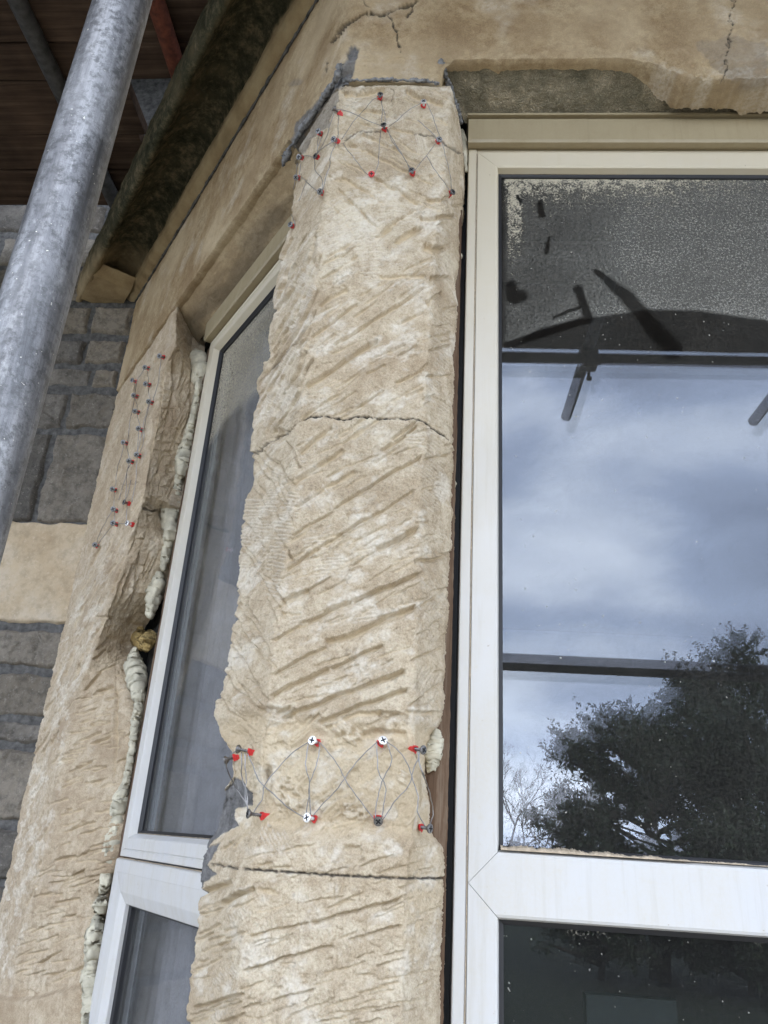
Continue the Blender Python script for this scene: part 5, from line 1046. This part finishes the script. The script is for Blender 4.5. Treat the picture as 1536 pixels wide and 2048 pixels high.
def wire(name, strands, Pg, PX, PY, lift, conv, label, r=.00062):
    m_ = MB()
    for st in strands:
        P_ = []
        st = conv(st)
        # catmull-rom in photo pixels, then dropped on the stone with a small stand-off
        q = [st[0]]+list(st)+[st[-1]]
        for i in range(1, len(q)-2):
            p0, p1, p2, p3 = map(np.array, q[i-1:i+3]); n = 7
            for k in range(n):
                t = k/n; P_.append(.5*((2*p1)+(-p0+p2)*t+(2*p0-5*p1+4*p2-p3)*t*t+(-p0+3*p1-3*p2+p3)*t**3))
        P_.append(np.array(st[-1])); W3 = []; ph_ = rnd.uniform(0, 6); P_ = [p+np.array([1.3*math.sin(i*.55+ph_)+.5*math.sin(i*1.7+ph_), 1.1*math.sin(i*.43+2*ph_)])*min(1, i/4, (len(P_)-1-i)/4) for i, p in enumerate(P_)]
        dep = []
        for p in P_:
            sp = surf(p[0], p[1], Pg, PX, PY); dep.append(np.linalg.norm(sp-CAMPOS))
        dep = np.array(dep); base = np.array([dep[max(0, i-4):i+5].min() for i in range(len(dep))]); base = np.convolve(np.pad(base, 3, mode='edge'), np.ones(7)/7, 'valid')
        for p, dd_ in zip(P_, base): W3.append(CAMPOS+R(p)*(dd_-lift))
        m_.tube(W3, r, 6)
    o = m_.build(name, 'wire_steel', None, True); return tag(o, label, 'wire')
wire('binding_wire', [[(570, 520), (690, 350), (770, 265), (840, 215)], [(850, 240), (852, 320), (850, 400)], [(845, 250), (870, 360), (880, 420)], [(900, 430), (1010, 340), (1130, 262)], [(1165, 265), (1230, 420), (1252, 500)], [(580, 545), (650, 650), (755, 768)], [(800, 762), (830, 640), (842, 460)], [(880, 450), (980, 600), (1045, 730)], [(890, 450), (950, 570), (1055, 728)], [(1080, 740), (1170, 620), (1240, 535)],
                      [(1270, 540), (1310, 680), (1338, 870)], [(1100, 385), (1180, 450), (1240, 525)], [(1160, 630), (1230, 740), (1320, 870)], [(530, 312), (620, 322), (740, 385), (850, 425)]], COLP, COLPX, COLPY, .007, lambda p: Z(1, p), 'thin steel wire laced between screws on the top front of the mullion')
wire('binding_wire', [[(550, 345), (540, 500), (495, 640), (480, 720), (440, 875)], [(415, 475), (405, 560), (392, 632)], [(432, 500), (400, 600), (380, 640)], [(400, 620), (450, 570), (510, 535)], [(380, 655), (385, 730), (430, 800), (438, 870)], [(265, 642), (310, 635), (375, 645)], [(262, 680), (248, 790)], [(285, 690), (275, 785)], [(285, 780), (340, 830), (410, 890)], [(330, 800), (270, 950)], [(215, 1040), (240, 1090), (240, 1125)], [(245, 800), (235, 870)], [(520, 330), (470, 480), (395, 630)]], COLP, COLPX, COLPY, .006, lambda p: Z(1, p), 'thin steel wire laced between screws on the top left face of the mullion')
wire('binding_wire', [[(150, 920), (160, 990), (230, 1100), (278, 1200)], [(235, 865), (240, 1000), (265, 1110), (275, 1200)], [(255, 870), (262, 980), (258, 1080), (272, 1200)], [(160, 900), (215, 850)], [(270, 870), (310, 970), (370, 1065), (480, 1160), (595, 1240)], [(625, 805), (500, 890), (380, 1040), (350, 1130), (305, 1212)], [(618, 815), (600, 920), (622, 1040), (602, 1230)], [(675, 808), (680, 880), (640, 990), (620, 1100), (630, 1225)], [(675, 805), (760, 900), (820, 1010), (900, 1130), (995, 1250)], [(1010, 805), (900, 910), (820, 1020), (730, 1130), (640, 1230)],
                      [(1005, 810), (1010, 950), (1050, 1050), (1050, 1150), (1030, 1250)], [(1065, 812), (1090, 900), (1050, 1010), (1010, 1110), (998, 1250)], [(1060, 805), (1150, 880), (1200, 990), (1235, 1100), (1240, 1200), (1280, 1290)], [(1250, 862), (1220, 960), (1180, 1060), (1100, 1160), (1035, 1255)], [(1245, 862), (1260, 980), (1310, 1100), (1322, 1220), (1305, 1300)], [(1235, 860), (1250, 930), (1280, 1020)]], COLP, COLPX, COLPY, .008, lambda p: Z(4, p), 'thin steel wire zigzagging between screws low on the mullion', .00075)
wire('binding_wire', [[(805, 170), (760, 440), (725, 570)], [(672, 280), (680, 400), (705, 575)], [(640, 270), (580, 400), (540, 600), (490, 950)], [(553, 385), (558, 520), (580, 660), (608, 825)], [(700, 590), (660, 720), (640, 920), (598, 1060)], [(690, 590), (610, 900), (585, 1060)], [(595, 840), (575, 1060)], [(470, 965), (520, 1130)], [(455, 975), (400, 1200), (368, 1390)], [(365, 1400), (365, 1575)], [(350, 1590), (250, 1750), (200, 1905)], [(350, 1720), (215, 1905)], [(370, 1590), (370, 1705)], [(485, 1530), (482, 1700)], [(400, 1710), (480, 1708)], [(525, 1140), (480, 1260), (470, 1500)], [(580, 1080), (550, 1400), (530, 1510)], [(500, 1150), (440, 1400), (400, 1490)], [(520, 1300), (470, 1500)]], JP, JPX, JPY, .012, lambda p: Z(6, p), 'thin steel wire strung between the screws of the jamb', .0008)
# ------------------------------------------------------------------ trees behind the photographer (seen in the glass)
def tree(x, y, h, rad, seed, label, dense=1., trunk=.16, zlow=.0, nleaf=16000):
    rs = np.random.RandomState(seed); root = empty('evergreen_tree', (x, y, 0), label, 'tree')
    m_ = MB(); br = []
    m_.tube([(x, y, 0), (x+.1, y, h*.35), (x-.05, y+.1, h*.7), (x, y, h*.93)], [trunk, trunk*.8, trunk*.45, .02], 8)
    for k in range(46):
        z = h*(.08+.82*rs.rand()); a_ = rs.rand()*6.283; f = max(0, 1-((z/h-.35)/.68)**2)**.6 if z/h > .35 else .75+.25*z/h/.35; L = rad*f*rs.uniform(.7, 1.08)
        e_ = np.array([x+math.cos(a_)*L, y+math.sin(a_)*L, z+L*.25]); m_.tube([(x, y, z*.9), tuple((np.array([x, y, z*.95])+e_)/2), tuple(e_)], [.05, .03, .008], 5); br.append((np.array([x, y, z*.95]), e_))
    m_.build('trunk', 'bark', root, True)
    K_ = 240; cen = []
    for k in range(K_):
        b0, b1 = br[rs.randint(len(br))]; t = rs.uniform(.3, 1.02); cen.append(b0+(b1-b0)*t+rs.randn(3)*.07*rad)
    cen = np.array(cen); M_ = K_*16; ci_ = np.repeat(np.arange(K_), 16); dr = rs.randn(M_, 3); dr[:, 2] += .5; dr /= np.linalg.norm(dr, axis=1)[:, None]; Ln = rs.uniform(.10, .24, M_)[:, None]*rad; tips = cen[ci_]+dr*Ln
    n3 = np.cross(dr, rs.randn(M_, 3)); n3 /= np.linalg.norm(n3, axis=1)[:, None]; VS = np.stack([cen[ci_]-n3*.009, cen[ci_]+n3*.009, tips+n3*.002, tips-n3*.002], 1).reshape(-1, 3); VS[:, 2] = np.maximum(VS[:, 2], .05)
    obj('twigs', VS, np.arange(M_*4).reshape(-1, 4), 'bark', root, False)
    N_ = nleaf; q = rs.randint(0, M_, N_); tt = rs.rand(N_)[:, None]**.7; c = cen[ci_[q]]+dr[q]*Ln[q]*tt+rs.randn(N_, 3)*.028; c[:, 2] = np.maximum(c[:, 2], .1)
    a_ = rs.randn(N_, 3); a_ /= np.linalg.norm(a_, axis=1)[:, None]; b_ = np.cross(a_, rs.randn(N_, 3)); b_ /= np.linalg.norm(b_, axis=1)[:, None]
    sz = rs.uniform(.020, .045, N_)[:, None]; V = np.stack([c-a_*sz, c+b_*sz*.42, c+a_*sz, c-b_*sz*.42], 1).reshape(-1, 3)
    obj('crown', V, np.arange(N_*4).reshape(-1, 4), 'leaf', root, False)
tree(5.5, -12.5, 4.75, 2.8, 1, 'tall dense dark evergreen tree reflected in the front pane', nleaf=130000)
tree(3.35, -11.6, 3.7, 1.75, 5, 'lower bushy evergreen left of the tall one in the reflection', nleaf=70000)
tree(4.3, -10.8, 2.1, 1.2, 12, 'rounded dark shrub between the two larger evergreens in the reflection', nleaf=26000, trunk=.05)
tree(8.2, -13, 5.2, 2.6, 4, 'dark evergreen right of the tall one outside the photo', nleaf=16000)
tree(2.45, -11.2, 2.5, 1.1, 9, 'small dark shrub at the foot of the evergreens in the reflection', nleaf=26000, trunk=.05)
def bare(x, y, h, seed, label):
    rs = np.random.RandomState(seed); root = empty('bare_tree', (x, y, 0), label, 'tree'); m_ = MB(); t_ = MB()
    def grow(p, d, L, r, lv, mm):
        q = p+d*L*.5+rs.randn(3)*L*.04; e_ = p+d*L; mm.tube([p, q, e_], [r, r*.8, r*.6], 5 if lv < 3 else 3, False)
        if lv >= 7: return
        for k in range(3 if lv > 0 else 4):
            dd_ = d+rs.randn(3)*.55; dd_[2] += .15; dd_ /= np.linalg.norm(dd_); grow(e_, dd_, L*rs.uniform(.62, .82), r*.6, lv+1, t_ if lv >= 1 else mm)
    grow(np.array([x, y, 0.]), np.array([0, 0, 1.]), h*.3, h*.018, 0, m_); m_.build('trunk', 'bark', root, True); t_.build('branches', 'bark', root, True)
bare(2.2, -22, 4.4, 3, 'leafless tree at the left edge of the reflection'); bare(3.6, -24, 3.6, 8, 'smaller leafless tree behind the evergreens in the reflection')
# far hedge line
rs = np.random.RandomState(3); xs = np.linspace(-60, 60, 400); hz = 1.45+.35*fbm(xs*.5, xs*0, 7, 4)+.1*rs.randn(400)
V = [(x, -42, 0) for x in xs]+[(x, -42, h_) for x, h_ in zip(xs, hz)]+[(x, -44, h_*.9) for x, h_ in zip(xs, hz)]+[(x, -44, 0) for x in xs]
o = obj('far_hedge', V, np.concatenate([gridF(4, 400)]), 'leaf'); tag(o, 'low dark hedge line across the far side of the lawn', 'hedge')
# wall under the window
m = MB(); m.box((.0-.2, -.06, 0), (1.6, 0, 0), (0, .4, 0), (0, 0, ZR(-.80))); u0 = CC+NN*.06; m.box((u0[0], u0[1], 0), tuple(DD*1.3), tuple(-NN*.3), (0, 0, ZR(-.80)-.002)); o = m.build('apron_wall', 'ashlar_stone'); tag(o, 'plain stone wall below the bay window sills', 'wall')
m = MB(); m.box((1.0, -.09, ZR(-.8)), (.36, 0, 0), (0, .2, 0), (0, 0, 2.12)); o = m.build('stone_pier', 'ashlar_stone'); tag(o, 'plain stone pier right of the front window, outside the photo', 'pier')
